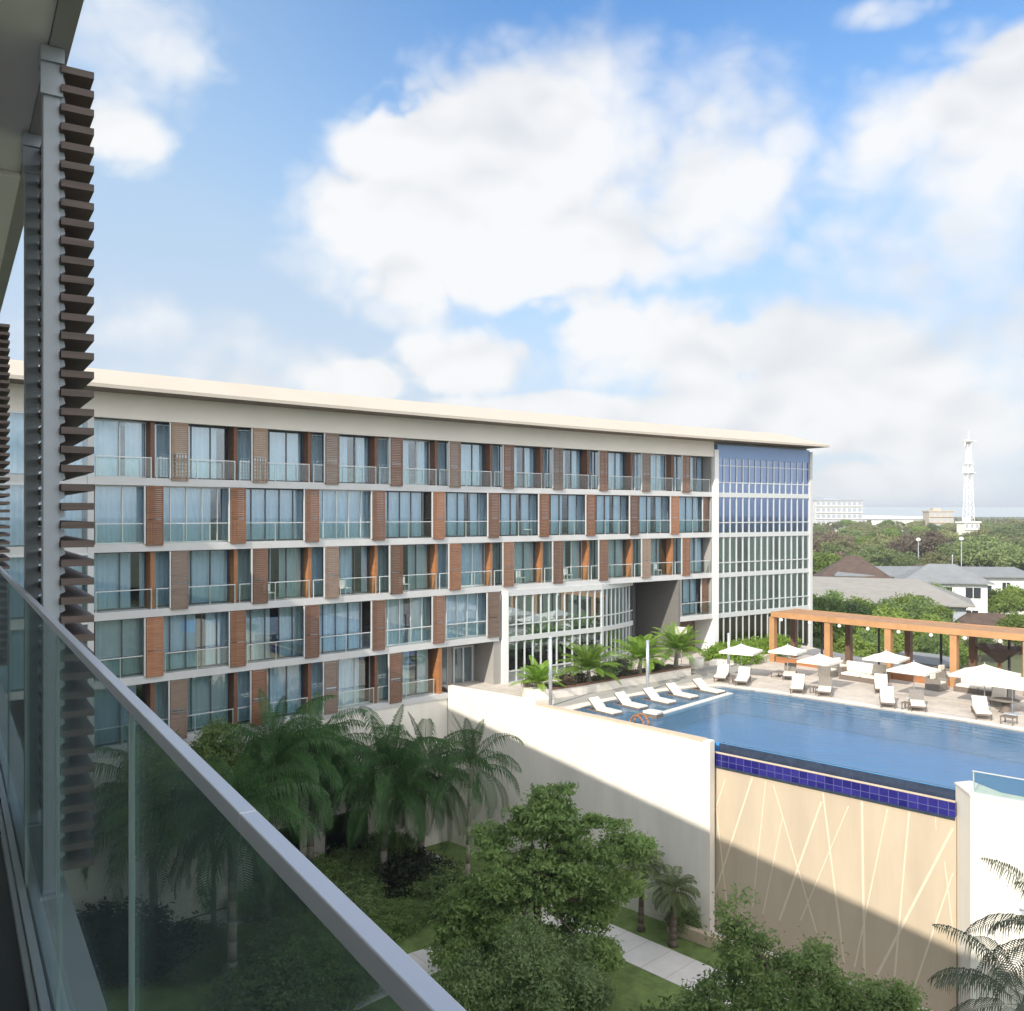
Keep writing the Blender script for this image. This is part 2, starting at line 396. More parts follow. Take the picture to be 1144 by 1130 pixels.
# cloud banks: azimuth, elevation, half widths (degrees)
def deg_of(u, v):
    d = Vector(((u - 572) / FOC, 1, (HORIZON - v) / FOC)).normalized()
    return math.degrees(math.atan2(d.x, d.y)), math.degrees(math.asin(d.z))
banks = [(470, 245, 140, 105, 1.0), (640, 165, 190, 105, 1.0), (790, 170, 115, 95, 1.0), (570, 270, 250, 65, .9), (760, 235, 150, 60, .8),
         (1075, 165, 135, 85, 1.0), (1144, 110, 75, 50, 1.0), (1060, 270, 150, 70, .9), (1150, 330, 160, 60, .8),
         (740, 385, 105, 55, .9), (520, 405, 80, 38, .9), (390, 428, 70, 24, .8), (980, 440, 200, 42, 1.0), (880, 480, 260, 26, .8), (1120, 455, 130, 60, 1.0),
         (160, 375, 130, 45, .75), (130, 60, 120, 90, .55), (990, 15, 60, 18, .35), (1000, 380, 240, 60, .8), (600, 480, 300, 30, .8), (250, 420, 160, 40, .6), (640, 455, 220, 18, .6), (1000, 540, 240, 26, .30)]
f = None
for (u, v, ru, rv, wgt) in banks:
    a, e = deg_of(u, v)
    ra = math.radians(math.degrees(ru / FOC)); re = math.radians(math.degrees(rv / FOC))
    q1 = mth('MULTIPLY', mth('SUBTRACT', az, math.radians(a)), 1 / ra)
    q2 = mth('MULTIPLY', mth('SUBTRACT', el, math.radians(e)), 1 / re)
    r2 = mth('ADD', mth('MULTIPLY', q1, q1), mth('MULTIPLY', q2, q2))
    g = mth('SUBTRACT', wgt, r2)
    f = g if f is None else mth('SMOOTH_MAX', f, g, 0.35)
# scattered cloud elsewhere in the sky (seen in reflections and from other views)
away = smooth(mth('ABSOLUTE', az), 0.62, 0.95)
up = smooth(el, 0.62, 0.85)
side = mth('MAXIMUM', away, up)
def noise(scale, detail=7, rough=0.58, off=(0, 0, 0), stretch=(1, 1, 1.5)):
    mp = N.new('ShaderNodeMapping'); mp.inputs['Location'].default_value = off; mp.inputs['Scale'].default_value = stretch
    L.new(tc.outputs['Generated'], mp.inputs['Vector'])
    n = N.new('ShaderNodeTexNoise'); n.inputs['Scale'].default_value = scale; n.inputs['Detail'].default_value = detail; n.inputs['Roughness'].default_value = rough
    L.new(mp.outputs[0], n.inputs['Vector']); return n.outputs['Fac']
def billow(scale, off=(0, 0, 0), detail=4.0):
    mp = N.new('ShaderNodeMapping'); mp.inputs['Location'].default_value = off; mp.inputs['Scale'].default_value = (1, 1, 1.25)
    L.new(tc.outputs['Generated'], mp.inputs['Vector'])
    tot = None
    for sc_, w_ in ((scale, 1.0), (scale * 2.3, .5), (scale * 5.1, .25)):
        v = N.new('ShaderNodeTexNoise'); v.inputs['Scale'].default_value = sc_; v.inputs['Detail'].default_value = detail; v.inputs['Roughness'].default_value = .4
        L.new(mp.outputs[0], v.inputs['Vector'])
        x = mth('MULTIPLY', mth('ABSOLUTE', mth('SUBTRACT', v.outputs['Fac'], .5)), w_ * 3.2)
        tot = x if tot is None else mth('ADD', tot, x)
        if detail == 0.0 and sc_ > scale: break
    return tot
n1 = noise(5.0, 9, .56); n3 = noise(2.6, off=(3.1, 1.2, 0.4), detail=4)
b1 = billow(8.0, detail=1.0); b2 = billow(8.0, off=(0.012, 0.0, -0.030), detail=0.0); b0 = billow(8.0, detail=0.0)
n4 = noise(3.4, 5, .5); n2 = noise(3.4, 5, .5, off=(0.03, 0, -0.11))
behind = smooth(dy, 0.15, -0.45)  # sky behind the camera, given extra unseen cloud as fill
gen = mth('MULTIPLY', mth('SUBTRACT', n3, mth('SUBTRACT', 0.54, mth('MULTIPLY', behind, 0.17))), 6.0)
fm = N.new('ShaderNodeMix'); fm.data_type = 'FLOAT'
L.new(side, fm.inputs[0]); L.new(f, fm.inputs[2]); L.new(gen, fm.inputs[3])
dens_in = mth('ADD', fm.outputs[0], mth('ADD', mth('MULTIPLY', mth('SUBTRACT', n1, 0.5), 2.2), mth('MULTIPLY', mth('SUBTRACT', b1, 0.62), 1.1)))
# crisp heads on the left of each bank, soft wispy edges elsewhere
soft = noise(2.2, 2, .5, off=(5.2, 2.0, 1.0))
edge = mth('ADD', 0.48, mth('MULTIPLY', smooth(soft, 0.40, 0.60), 1.35))
dens = mth('DIVIDE', mth("ADD", dens_in, 0.78), edge)
dens = smooth(dens, 0.0, 1.25)
dens = mth('MULTIPLY', dens, 0.95)
# pale humid air low in the sky
veil = mth('SUBTRACT', 1.0, smooth(el, 0.03, 0.54))
veil = mth('MULTIPLY', mth('POWER', veil, 0.8), 0.93)
left = mth('MULTIPLY', smooth(az, 0.05, -0.45), 0.55)
veil = mth('MINIMUM', mth('ADD', veil, mth('MULTIPLY', left, mth('SUBTRACT', 1.0, side))), 0.95)
veil = mth('MULTIPLY', veil, mth('SUBTRACT', 1.0, mth('MULTIPLY', side, 0.55)))
hsv = N.new('ShaderNodeHueSaturation'); hsv.inputs['Saturation'].default_value = 1.2; hsv.inputs['Value'].default_value = 0.90
L.new(sky.outputs[0], hsv.inputs['Color'])
low = smooth(el, 0.0, 0.42)
vc = N.new('ShaderNodeMix'); vc.data_type = 'RGBA'; vc.inputs[6].default_value = (2.62, 2.95, 3.32, 1); vc.inputs[7].default_value = (1.75, 2.50, 3.40, 1)
L.new(low, vc.inputs[0])
m1_ = N.new('ShaderNodeMix'); m1_.data_type = 'RGBA'
L.new(veil, m1_.inputs[0]); L.new(hsv.outputs[0], m1_.inputs[6]); L.new(vc.outputs[2], m1_.inputs[7])
lit = mth('ADD', 0.97, mth('ADD', mth('MULTIPLY', mth('SUBTRACT', b0, b2), 0.10), mth("MULTIPLY", mth("SUBTRACT", n4, n2), 0.5)))
core = mth('MULTIPLY', smooth(dens_in, 0.7, 2.2), 0.05)
lit = mth('MINIMUM', mth('MAXIMUM', mth('SUBTRACT', lit, core), 0.81), 1.0)
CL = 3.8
lit = mth('MULTIPLY', lit, mth('ADD', CL, mth('MULTIPLY', behind, 6.0)))  # unseen clouds behind the camera brightened to lift the shade
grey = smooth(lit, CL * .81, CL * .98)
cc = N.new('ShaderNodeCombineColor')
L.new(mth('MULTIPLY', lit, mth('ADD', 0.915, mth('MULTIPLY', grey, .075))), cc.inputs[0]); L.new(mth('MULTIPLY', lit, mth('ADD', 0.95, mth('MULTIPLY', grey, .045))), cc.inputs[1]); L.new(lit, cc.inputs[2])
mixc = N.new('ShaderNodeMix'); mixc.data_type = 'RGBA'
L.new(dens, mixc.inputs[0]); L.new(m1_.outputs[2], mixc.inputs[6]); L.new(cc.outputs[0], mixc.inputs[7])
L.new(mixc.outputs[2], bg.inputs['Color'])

S.view_settings.view_transform = 'Standard'; S.view_settings.look = 'None'
S.view_settings.exposure = 0.8; S.view_settings.gamma = 1
S.render.engine = 'CYCLES'
S.cycles.max_bounces = 8; S.cycles.transparent_max_bounces = 24
S.cycles.diffuse_bounces = 3; S.cycles.glossy_bounces = 4; S.cycles.sample_clamp_indirect = 6

# ================================================================== the curved hotel wing
fA, fC, SAG = Vector((-20.7, 44.4)), Vector((16.8, 75.2)), 0.8
_ch = (fC - fA).length; _t = (fC - fA) / _ch; _n = Vector((_t.y, -_t.x))
RAD = _ch * _ch / (8 * SAG) + SAG / 2
CEN = (fA + fC) / 2 + _n * (RAD - SAG)
_a0 = math.atan2(fA.y - CEN.y, fA.x - CEN.x)
def F(s, o=0.0):
    """plan point on the facade: s metres along it, o metres out towards the court"""
    a = _a0 - s / RAD
    return (CEN.x + (RAD - o) * math.cos(a), CEN.y + (RAD - o) * math.sin(a))
def fang(s):
    p, q = F(s - .1), F(s + .1); return math.atan2(q[1] - p[1], q[0] - p[0])
def fbox(mb, s0, s1, o0, o1, z0, z1, key=None, step=2.4):
    n = max(1, int(math.ceil((s1 - s0) / step)))
    if n == 1:
        a, b, c, d = F(s0, o1), F(s1, o1), F(s1, o0), F(s0, o0)
        mb.hexa([(*a, z0), (*b, z0), (*c, z0), (*d, z0), (*a, z1), (*b, z1), (*c, z1), (*d, z1)], key); return
    ss = [s0 + (s1 - s0) * i / n for i in range(n + 1)]
    b = len(mb.v); k = mb.m(key) if key else 0
    for s in ss:
        p, q = F(s, o1), F(s, o0)
        mb.v += [(*p, z0), (*q, z0), (*q, z1), (*p, z1)]
    for i in range(n):
        x = b + 4 * i
        for f_ in ((x, x + 1, x + 5, x + 4), (x + 1, x + 2, x + 6, x + 5), (x + 2, x + 3, x + 7, x + 6), (x + 3, x, x + 4, x + 7)):
            mb.f.append(f_); mb.mi.append(k)
    mb.f.append((b + 3, b + 2, b + 1, b)); mb.mi.append(k)
    e = b + 4 * n
    mb.f.append((e, e + 1, e + 2, e + 3)); mb.mi.append(k)
def fquad(mb, s0, s1, o, z0, z1, key=None):
    a, b = F(s0, o), F(s1, o)
    mb.quad([(*a, z0), (*b, z0), (*b, z1), (*a, z1)], key)

SLAB = [1.49, -1.91, -5.31, -8.71]           # undersides of the floor slabs
TH = 0.40
BAY0, BAYW, NB = 2.95, 4.57, 10
END = 48.66
hotel = thing('hotel_wing', 'long curved white hotel wing with brown shutters and a flat cream roof across the court', 'building', (*F(24), -21.5))
HB = hotel.location.copy()
def hp(mb, name, default, parent=None, smooth=False, bevel=0.0):
    """a part of the hotel, kept in world position under its empty"""
    o = mb.build(name, default, None, smooth, bevel)
    par = parent or hotel
    o.parent = par
    if parent is None: o.matrix_parent_inverse = Matrix.Translation(-HB)
    return o

# slabs
for i, z in enumerate(SLAB):
    mb = MB()
    s1 = END if i < 3 else 26.3
    fbox(mb, -14, s1, -14, 0.0, z, z + TH)
    hp(mb, 'floor_slab', 'slab')
mb = MB(); fbox(mb, 44.7, END, -6, 0.02, -8.75, -8.35); hp(mb, 'floor_slab', 'slab')
mb = MB(); fbox(mb, -14, 22.0, -10, 0.02, -12.1, -11.75); hp(mb, 'floor_slab', 'slab')
# cream band and roof
mb = MB(); fbox(mb, -14, END + .1, -.35, 0.06, 4.85, 6.12); hp(mb, 'parapet_band', 'cream')
mb = MB(); fbox(mb, -14, 61.6, -13.5, -.4, 4.95, 6.1); hp(mb, 'ceiling_slab', 'slab')
mb = MB()
n = 34; s0, s1 = -16.0, 62.1
lo_o = [F(s0 + (s1 - s0) * i / n, 1.75) for i in range(n + 1)] + [F(s1 - (s1 - s0) * i / n, -15) for i in range(n + 1)]
hi_o = [F(s0 + (s1 - 5.5 - s0) * i / n, 0.45) for i in range(n + 1)] + [F(s1 - 5.5 - (s1 - 5.5 - s0) * i / n, -13) for i in range(n + 1)]
k = len(lo_o)
mb.v = [(*p, 6.12) for p in lo_o] + [(*p, 6.30) for p in lo_o] + [(*p, 7.18) for p in hi_o]
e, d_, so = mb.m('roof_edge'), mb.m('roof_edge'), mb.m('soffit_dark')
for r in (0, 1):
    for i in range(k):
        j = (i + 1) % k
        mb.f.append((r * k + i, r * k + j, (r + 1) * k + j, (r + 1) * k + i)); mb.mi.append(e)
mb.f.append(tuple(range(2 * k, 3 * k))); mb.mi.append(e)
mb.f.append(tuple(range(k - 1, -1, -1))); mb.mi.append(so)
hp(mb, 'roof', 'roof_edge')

# core wall behind the rooms and outer back wall
mb = MB(); fbox(mb, -14, 61.2, -6.3, -6.0, -21.5, 6.0); hp(mb, 'inner_wall', 'room')
mb = MB(); fbox(mb, -14, 61.4, -14, -13.7, -21.5, 6.0); hp(mb, 'rear_wall', 'white_wall')
# white end column
mb = MB(); fbox(mb, END + .02, END + .50, -2.6, 0.22, -11.8, 5.45); hp(mb, 'column', 'fin_white')
mb = MB(); fbox(mb, 26.55, 27.0, -.4, 0.18, -11.8, -5.32); hp(mb, 'column', 'fin_white')
# return wall at the end of the balconies
mb = MB(); fbox(mb, END - .16, END, -6, -.05, -8.35, 4.85); hp(mb, 'return_wall', 'wall_grey')
# left end wall between balconies and glazed bay
mb = MB(); fbox(mb, -.35, -.05, -6, 0.05, -11.7, 4.85); hp(mb, 'side_wall', 'slab')

def curtain(mb, s0, s1, o, z0, z1, amp=.05, wl=.28):
    n = max(6, int((s1 - s0) / .07)); b = len(mb.v)
    ph = rnd.random() * 6
    for i in range(n + 1):
        s = s0 + (s1 - s0) * i / n
        q = o + amp * math.sin(ph + 2 * PI * s / wl + .6 * math.sin(s * 5 + ph))
        p = F(s, q); mb.v += [(*p, z0), (*p, z1)]
    for i in range(n):
        x = b + 2 * i; mb.f.append((x, x + 2, x + 3, x + 1)); mb.mi.append(0)

def window(s0, s1, o, z0, z1, nm=4, frame='alu_dark', glass='glass', cover=None, warm=False, rail=None):
    """glazed wall of one room: pane with frame and curtain as sub-parts"""
    mb = MB(); fquad(mb, s0, s1, o, z0, z1)
    w = hp(mb, 'window', glass)
    fr = MB()
    t = .055
    fbox(fr, s0, s1, o - .05, o + .04, z0, z0 + .09); fbox(fr, s0, s1, o - .05, o + .04, z1 - .08, z1)
    for i in range(nm + 1):
        s = s0 + (s1 - s0) * i / nm
        a, b = max(s0, s - t / 2), min(s1, s + t / 2)
        fbox(fr, a, b, o - .05, o + .05, z0 + .09, z1 - .08)
    if rail: fbox(fr, s0 + t, s1 - t, o - .045, o + .045, z0 + rail, z0 + rail + .07)
    hp(fr, 'frame', frame, w)
    cover = cover if cover is not None else ((0, .62), (.86, 1))
    if cover:
        c = MB()
        for a, b in cover:
            curtain(c, s0 + (s1 - s0) * a + .03, s0 + (s1 - s0) * b - .03, o - .16, z0 + .05, z1 - .05)
        hp(c, 'curtain', 'curtain_warm' if warm else 'curtain', w, smooth=True)
    return w

def railing(s0, s1, o, zf, h=1.02, posts=2):
    mb = MB()
    fbox(mb, s0, s1, o - .03, o + .03, zf + h, zf + h + .045)
    for i in range(posts + 1):
        s = s0 + (s1 - s0) * i / posts
        s = min(max(s, s0 + .025), s1 - .025)
        fbox(mb, s - .022, s + .022, o - .025, o + .025, zf, zf + h)
    r = hp(mb, 'balcony_railing', 'alu')
    g = MB(); fquad(g, s0, s1, o + .035, zf + .06, zf + h - .01)
    hp(g, 'glass_panel', 'glass_bal', r)
    return r

def shutter(sc, w, o, z0, z1, style=0):
    """sliding slatted screen: frame with horizontal slats, lattice in the lower half on some"""
    mb = MB(); key = ('shutter', 'shutter_worn', 'lattice', 'shutter_warm')[style]
    a, b = sc - w / 2, sc + w / 2
    fbox(mb, a, a + .06, o - .04, o + .04, z0, z1, key); fbox(mb, b - .06, b, o - .04, o + .04, z0, z1, key)
    zm = z0 + (z1 - z0) * .45
    for z in (z0, zm, z1 - .06): fbox(mb, a + .06, b - .06, o - .04, o + .04, z, z + .06, key)
    zz = z0 + .09
    while zz < z1 - .1:
        if abs(zz - zm) > .07 and not (style == 2 and zz < zm):
            fbox(mb, a + .06, b - .06, o - .025, o + .02, zz, zz + .090, key)
        zz += .105
    if style == 2:
        for i in range(1, 5):
            s = a + .06 + (w - .12) * i / 5; fbox(mb, s - .03, s + .03, o - .02, o + .025, z0 + .06, zm, key)
        for i in range(1, 7):
            z = z0 + (zm - z0) * i / 7; fbox(mb, a + .06, b - .06, o - .025, o + .02, z - .03, z + .03, key)
    hp(mb, 'shutter', 'shutter')
    # steel jamb beside the shutter
    mb = MB(); fbox(mb, a - .11, a - .04, o - .05, o + .03, z0 + .1, z1)
    hp(mb, 'jamb', 'alu')

REC = -.85
rows = [(1.89, 4.85), (-1.51, 1.49), (-4.91, -1.91), (-8.31, -5.31), (-11.75, -8.71)]
for r, (z0, z1) in enumerate(rows):
    even = r in (1, 3)
    nb = NB if r < 3 else (5 if r == 3 else 4)
    rec = (REC if r != 1 else -.45) if r < 3 else (-.5 if r == 3 else -.8)
    for k in range(-1, nb):
        s0 = BAY0 + BAYW * k if k >= 0 else 0.02
        s1 = BAY0 + BAYW * (k + 1)
        if k == NB - 1: s1 = END - .18
        if r == 3 and k == nb - 1: s1 = 25.75
        if r == 4 and k == nb - 1: s1 = 21.2
        a, b = s0 + .13, s1 - .13
        small = k < 0
        # timber dividing wall at the bay line
        if k >= 0:
            mb = MB(); fbox(mb, s0 - .11, s0 + .11, -6.0, -.24 if not even else -.34, z0 + .002, z1 - .002)
            hp(mb, 'dividing_wall', 'timber' if r in (1, 2) else 'timber_shaded')  # sunlit rows get the orange timber, shaded rows its darker copy
        cv = rnd.choice([((0, .66), (.80, 1)), ((0, .74), (.88, 1)), ((0, .50), (.62, 1)), ((0, 1),), ((0, 1),), ((.0, .55), (.66, 1)), ((0, .85),)])
        window(a, b, rec, z0, z1, 2 if small else (4 if not even else 5), 'alu_dark' if rnd.random() < .7 else 'alu', cover=cv, warm=(r >= 2 and rnd.random() < .55), rail=(.95 if r == 3 else None))
        if r in (0, 1, 2):
            railing(s0 + .12 if not small else .05, s1 - .12, -.06, z0, posts=1 if small else rnd.choice([2, 2, 3]))
        elif r == 3:
            railing(s0 + .55 if k >= 0 else .05, s1 - .5, -.04, z0, posts=2)
        else:
            railing(s0 + .12 if not small else .05, s1 - .12, -.3, z0, h=.95, posts=2)
        st = {(0, 0): 2, (0, 1): 2}.get((r, k), 0)
        if k >= 0:
            sc = s0 + (0.0 if even else 1.32)
            wd = .88
            st = rnd.choice((0, 0, 1, 3)) if r in (2, 4) else (rnd.choice((0, 3, 3)) if r in (1, 3) else st)
            if r == 0: st = 2 if k < 2 else (1 if k % 2 == 0 else 0)
            pass
            if r == 4: sc = s0 + 1.25
            shutter(sc, wd, .055, z0 - .10, z1 - .03, st)
        if r == 3 and k == nb - 1: shutter(25.8, 1.0, .055, z0 - .1, z1 - .03, 1)
        if r == 1 and k == NB - 1: shutter(END - .75, .5, -.15, z0 + .02, z1 - .03, 0)
# end wall right of the lower balconies (row five) and the shaded deck-level recess
mb = MB(); fbox(mb, 21.28, 21.55, -5, -.05, -11.75, -8.71); hp(mb, 'dividing_wall', 'timber')
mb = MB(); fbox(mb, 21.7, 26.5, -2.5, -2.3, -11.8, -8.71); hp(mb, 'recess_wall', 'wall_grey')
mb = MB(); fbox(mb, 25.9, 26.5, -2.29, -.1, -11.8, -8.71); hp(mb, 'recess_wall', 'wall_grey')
window(22.0, 23.3, -1.9, -11.75, -8.8, 2, 'alu', 'glass', cover=())
mb = MB(); fquad(mb, 24.1, 25.6, -2.24, -11.75, -9.3); d = hp(mb, 'door', 'glass')
mb = MB(); fbox(mb, 24.0, 24.12, -2.29, -2.18, -11.75, -9.2); fbox(mb, 24.8, 24.92, -2.29, -2.18, -11.75, -9.2); fbox(mb, 25.6, 25.72, -2.29, -2.18, -11.75, -9.2); fbox(mb, 24.12, 25.6, -2.29, -2.18, -9.3, -9.2)
hp(mb, 'frame', 'alu', d)
# row-four bay at the right end
window(44.95, END - .25, -.75, -8.33, -5.33, 4, 'alu_dark', cover=((0, .75),), rail=.95)
railing(44.95, END - .25, -.05, -8.35, posts=2)
shutter(END - .65, .7, -.3, -8.3, -5.36, 0)
mb = MB(); fbox(mb, 44.72, 44.93, -6, -.02, -8.35, -5.32); hp(mb, 'side_wall', 'wall_grey')
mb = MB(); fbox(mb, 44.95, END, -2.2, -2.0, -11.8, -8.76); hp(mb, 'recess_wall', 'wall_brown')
# tall recess with its grey side wall
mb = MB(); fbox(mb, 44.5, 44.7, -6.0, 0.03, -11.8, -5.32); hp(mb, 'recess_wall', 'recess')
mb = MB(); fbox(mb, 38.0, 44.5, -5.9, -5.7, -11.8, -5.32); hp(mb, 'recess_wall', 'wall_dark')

# two-storey curved glazing on the pool deck
cw_pts = [F(27.05 + (36.1 - 27.05) * i / 12, .02) for i in range(13)]
p0 = Vector(cw_pts[-1]); pend = Vector((9.6, 71.7))
for i in range(1, 9):
    t = i / 8
    base = p0.lerp(pend, t); bulge = math.sin(t * PI) * .16
    cw_pts.append((base.x + bulge * .75, base.y - bulge * .3))
def cw_segment(mb, a, b, z0, z1, key=None, w=.05, d=.12):
    a, b = Vector(a), Vector(b); t = (b - a).normalized(); nn = Vector((t.y, -t.x))
    p = [a + nn * d, b + nn * d, b - nn * .05, a - nn * .05]
    mb.hexa([(q.x, q.y, z0) for q in p] + [(q.x, q.y, z1) for q in p], key)
gl = MB(); fr = MB()
for i in range(len(cw_pts) - 1):
    a, b = Vector(cw_pts[i]), Vector(cw_pts[i + 1]); t = (b - a).normalized(); nn = Vector((t.y, -t.x))
    gl.quad([(a.x, a.y, -11.8), (b.x, b.y, -11.8), (b.x, b.y, -5.32), (a.x, a.y, -5.32)])
    for (z0, z1, dd) in ((-5.68, -5.32, .10), (-8.85, -8.50, .10), (-7.72, -7.64, .06), (-11.8, -11.62, .1), (-10.95, -10.86, .08)):
        cw_segment(fr, a, b, z0, z1, 'alu', d=dd)
    m0, m1 = a - t * .04, a + t * .04
    if i == 12: m0, m1 = a - t * .13, a + t * .13
    for (za, zb) in ((-11.62, -10.95), (-10.86, -8.85), (-8.50, -7.72), (-7.64, -5.68)):
        cw_segment(fr, m0, m1, za, zb, 'alu', d=.075)
cwall = hp(gl, 'curved_glazing', 'glass_cw')
hp(fr, 'mullion_frame', 'alu', cwall)
mb = MB(); fbox(mb, 27.05, 36.0, -6, -.1, -8.8, -8.5); hp(mb, 'floor_slab', 'slab')
cu = MB(); curtain(cu, 27.2, 35.9, -.5, -8.4, -5.8); hp(cu, 'curtain', 'curtain_warm', cwall, True)
cu = MB()
for q in range(4): fbox(cu, 27.4 + 2.2 * q, 28.2 + 2.2 * q, -.7, -.6, -11.8, -9.6)
hp(cu, 'inner_screen', 'wall_dark', cwall)
mb = MB(); fbox(mb, 27.05, 36.0, -.7, -.25, -9.5, -8.95); hp(mb, 'ceiling_drop', 'slab')
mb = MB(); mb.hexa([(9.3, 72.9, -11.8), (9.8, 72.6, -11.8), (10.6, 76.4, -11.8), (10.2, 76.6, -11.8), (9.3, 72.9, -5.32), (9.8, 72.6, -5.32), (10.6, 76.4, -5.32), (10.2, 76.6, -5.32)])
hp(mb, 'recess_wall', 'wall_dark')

# glazed end bay
CS0, CS1 = END + .5, 61.35
NM = 15
gl = MB(); g2l = MB(); fr = MB(); gd = MB()
for i in range(NM):
    a = CS0 + (CS1 - CS0) * i / NM; b = CS0 + (CS1 - CS0) * (i + 1) / NM
    for z0, z1 in ((1.49, 4.78), (-1.91, 1.49), (-5.31, -1.91), (-8.71, -5.31)):
        fquad(gl if z0 > -3 else g2l, a, b, rnd.uniform(-.004, .004), z0, z1)
    fquad(gd, a, b, 0, -11.8, -8.71)
levels = [(1.47, 1.86), (-1.93, -1.55), (-5.33, -4.95), (-8.75, -8.35)]
for z0, z1 in levels: fbox(fr, CS0, CS1, -.05, .10, z0, z1)
for z in (1.86, -1.55, -4.95, -8.35): fbox(fr, CS0, CS1, -.05, .06, z + .82, z + .90)
fbox(fr, CS0, CS1, -.05, .06, 4.12, 4.18)
zs = [(1.86, 2.68), (2.76, 4.12), (4.18, 4.78), (-1.55, -.73), (-.65, 1.47), (-4.95, -4.13), (-4.05, -1.93), (-8.35, -7.53), (-7.45, -5.33), (-11.8, -8.75)]
for i in range(NM + 1):
    s = CS0 + (CS1 - CS0) * i / NM
    a, b = max(CS0, s - .045), min(CS1, s + .045)
    for z0, z1 in zs: fbox(fr, a, b, -.05, .075, z0, z1)
e = hp(gl, 'end_glazing', 'glass_blue'); hp(fr, 'mullion_frame', 'alu', e)
hp(gd, 'ground_glazing', 'glass_dark'); hp(g2l, 'lower_glazing', 'glass_cw')
cu = MB()
for (z0, z1) in ((1.9, 4.7), (-1.5, 1.4), (-4.9, -2.0), (-8.3, -5.4)):
    for q in range(3):
        a = CS0 + .2 + q * 4.2; curtain(cu, a, a + rnd.uniform(1.6, 3.8), -.5, z0, z1)
hp(cu, 'curtain', 'curtain_warm', e, True)
mb = MB(); fbox(mb, CS0, CS1, -.35, .08, 4.78, 5.9); hp(mb, 'spandrel_panel', 'panel_blue')
mb = MB(); fbox(mb, CS1, CS1 + .35, -14, .18, -21.5, 5.75); hp(mb, 'end_wall', 'slab')
for z in SLAB:
    mb = MB(); fbox(mb, CS0, CS1, -6, -.08, z + .03, z + .33); hp(mb, 'floor_slab', 'slab')
# glazed link at the left end
gl = MB(); fr = MB(); cu = MB()
for r, (z0, z1) in enumerate(rows[:4]):
    for i in range(6):
        a = -13.9 + i * 2.2575; fquad(gl, a, a + 2.2575, 0.03, z0, z1)
        fbox(fr, a, a + .10, -.02, .08, z0, z1)
    fbox(fr, -13.9, -.36, -.02, .09, z1 - .1, z1 + .0); curtain(cu, -13.8, -.5, -.3, z0 + .05, z1 - .05)
e = hp(gl, 'link_glazing', 'glass'); hp(fr, 'mullion_frame', 'alu', e); hp(cu, 'curtain', 'curtain', e, True)
# base storeys facing the garden
mb = MB(); fbox(mb, -14, 22.0, -.5, -.05, -21.5, -12.1); hp(mb, 'base_wall', 'white_wall')
for k in range(1, 3):
    for (z0, z1) in ((-21.1, -18.0),):
        s0 = BAY0 + BAYW * k + .9
        mb = MB(); fquad(mb, s0, s0 + 2.9, -.02, z0, z1); w = hp(mb, 'window', 'glass_dark')
        fr = MB()
        for s in (s0, s0 + 1.42, s0 + 2.82): fbox(fr, s, s + .08, -.04, .04, z0, z1)
        fbox(fr, s0, s0 + 2.9, -.04, .05, z0 + .9, z0 + .98); fbox(fr, s0, s0 + 2.9, -.04, .05, z1 - .08, z1)
        hp(fr, 'frame', 'alu_dark', w)
#@@PART3

# ================================================================== pool deck
DZ, WZ = -11.70, -11.80
GZ = -21.5
D1 = Vector((0.757, -0.653)); IN = Vector((0.653, 0.757))
W0 = Vector(F(22.0, 0.0)); W1 = Vector((9.7, 45.6))
def xy(u, v, z): p = ground_pt(u, v, z); return Vector((p.x, p.y))
V0, V1 = xy(803, 830, WZ), xy(1075, 884, WZ)
VD = (V1 - V0).normalized(); VN = Vector((VD.y, -VD.x))        # VN points to the court
if VN.y > 0: VN = -VN
curve_l = [xy(632, 797, WZ), xy(655, 791, WZ), xy(680, 785, WZ), xy(705, 780, WZ), xy(732, 775.5, WZ), xy(760, 771.5, WZ), xy(785, 769, WZ), xy(808, 768.5, WZ)]
far_edge = [curve_l[-1], xy(870, 776.5, WZ), xy(980, 793, WZ), xy(1080, 808, WZ), xy(1144, 819, WZ)]
fd = (far_edge[-1] - far_edge[-2]).normalized()
far_edge.append(far_edge[-1] + fd * 16)
near_wall = [W0 + D1 * 8.6 + IN * .4, ]
W1i = V0 + IN * .05
pool_near = [W1i, V0, V1]
R0 = Vector((18.8, 36.7)); R1 = R0 + D1 * 16
pool_end = [R1 + IN * .5]
pool_poly = near_wall + curve_l + far_edge[1:] + [far_edge[-1] + Vector((-6, -12))] + [R1 + IN * .5, R0 + IN * 1.2 + D1 * .4, V1, V0]
# deck sheet: building side, far edge, open end
deck_back = [Vector(p) for p in ((46, 40), (58, 41), (44, 55.5), (36.5, 62.8), (29.5, 71.5), (27.5, 76))]
bl = [Vector(F(s, -7.5)) for s in range(61, 21, -4)]
deck_poly = [W0 + IN * .4 + D1 * -.3] + [W0 + D1 * 8.6 + IN * .4] + curve_l + far_edge[1:] + deck_back + bl
mb = MB(); mb.prism([tuple(p) for p in deck_poly], DZ - .5, DZ)
struct(mb.build('pool_deck', 'deck'))
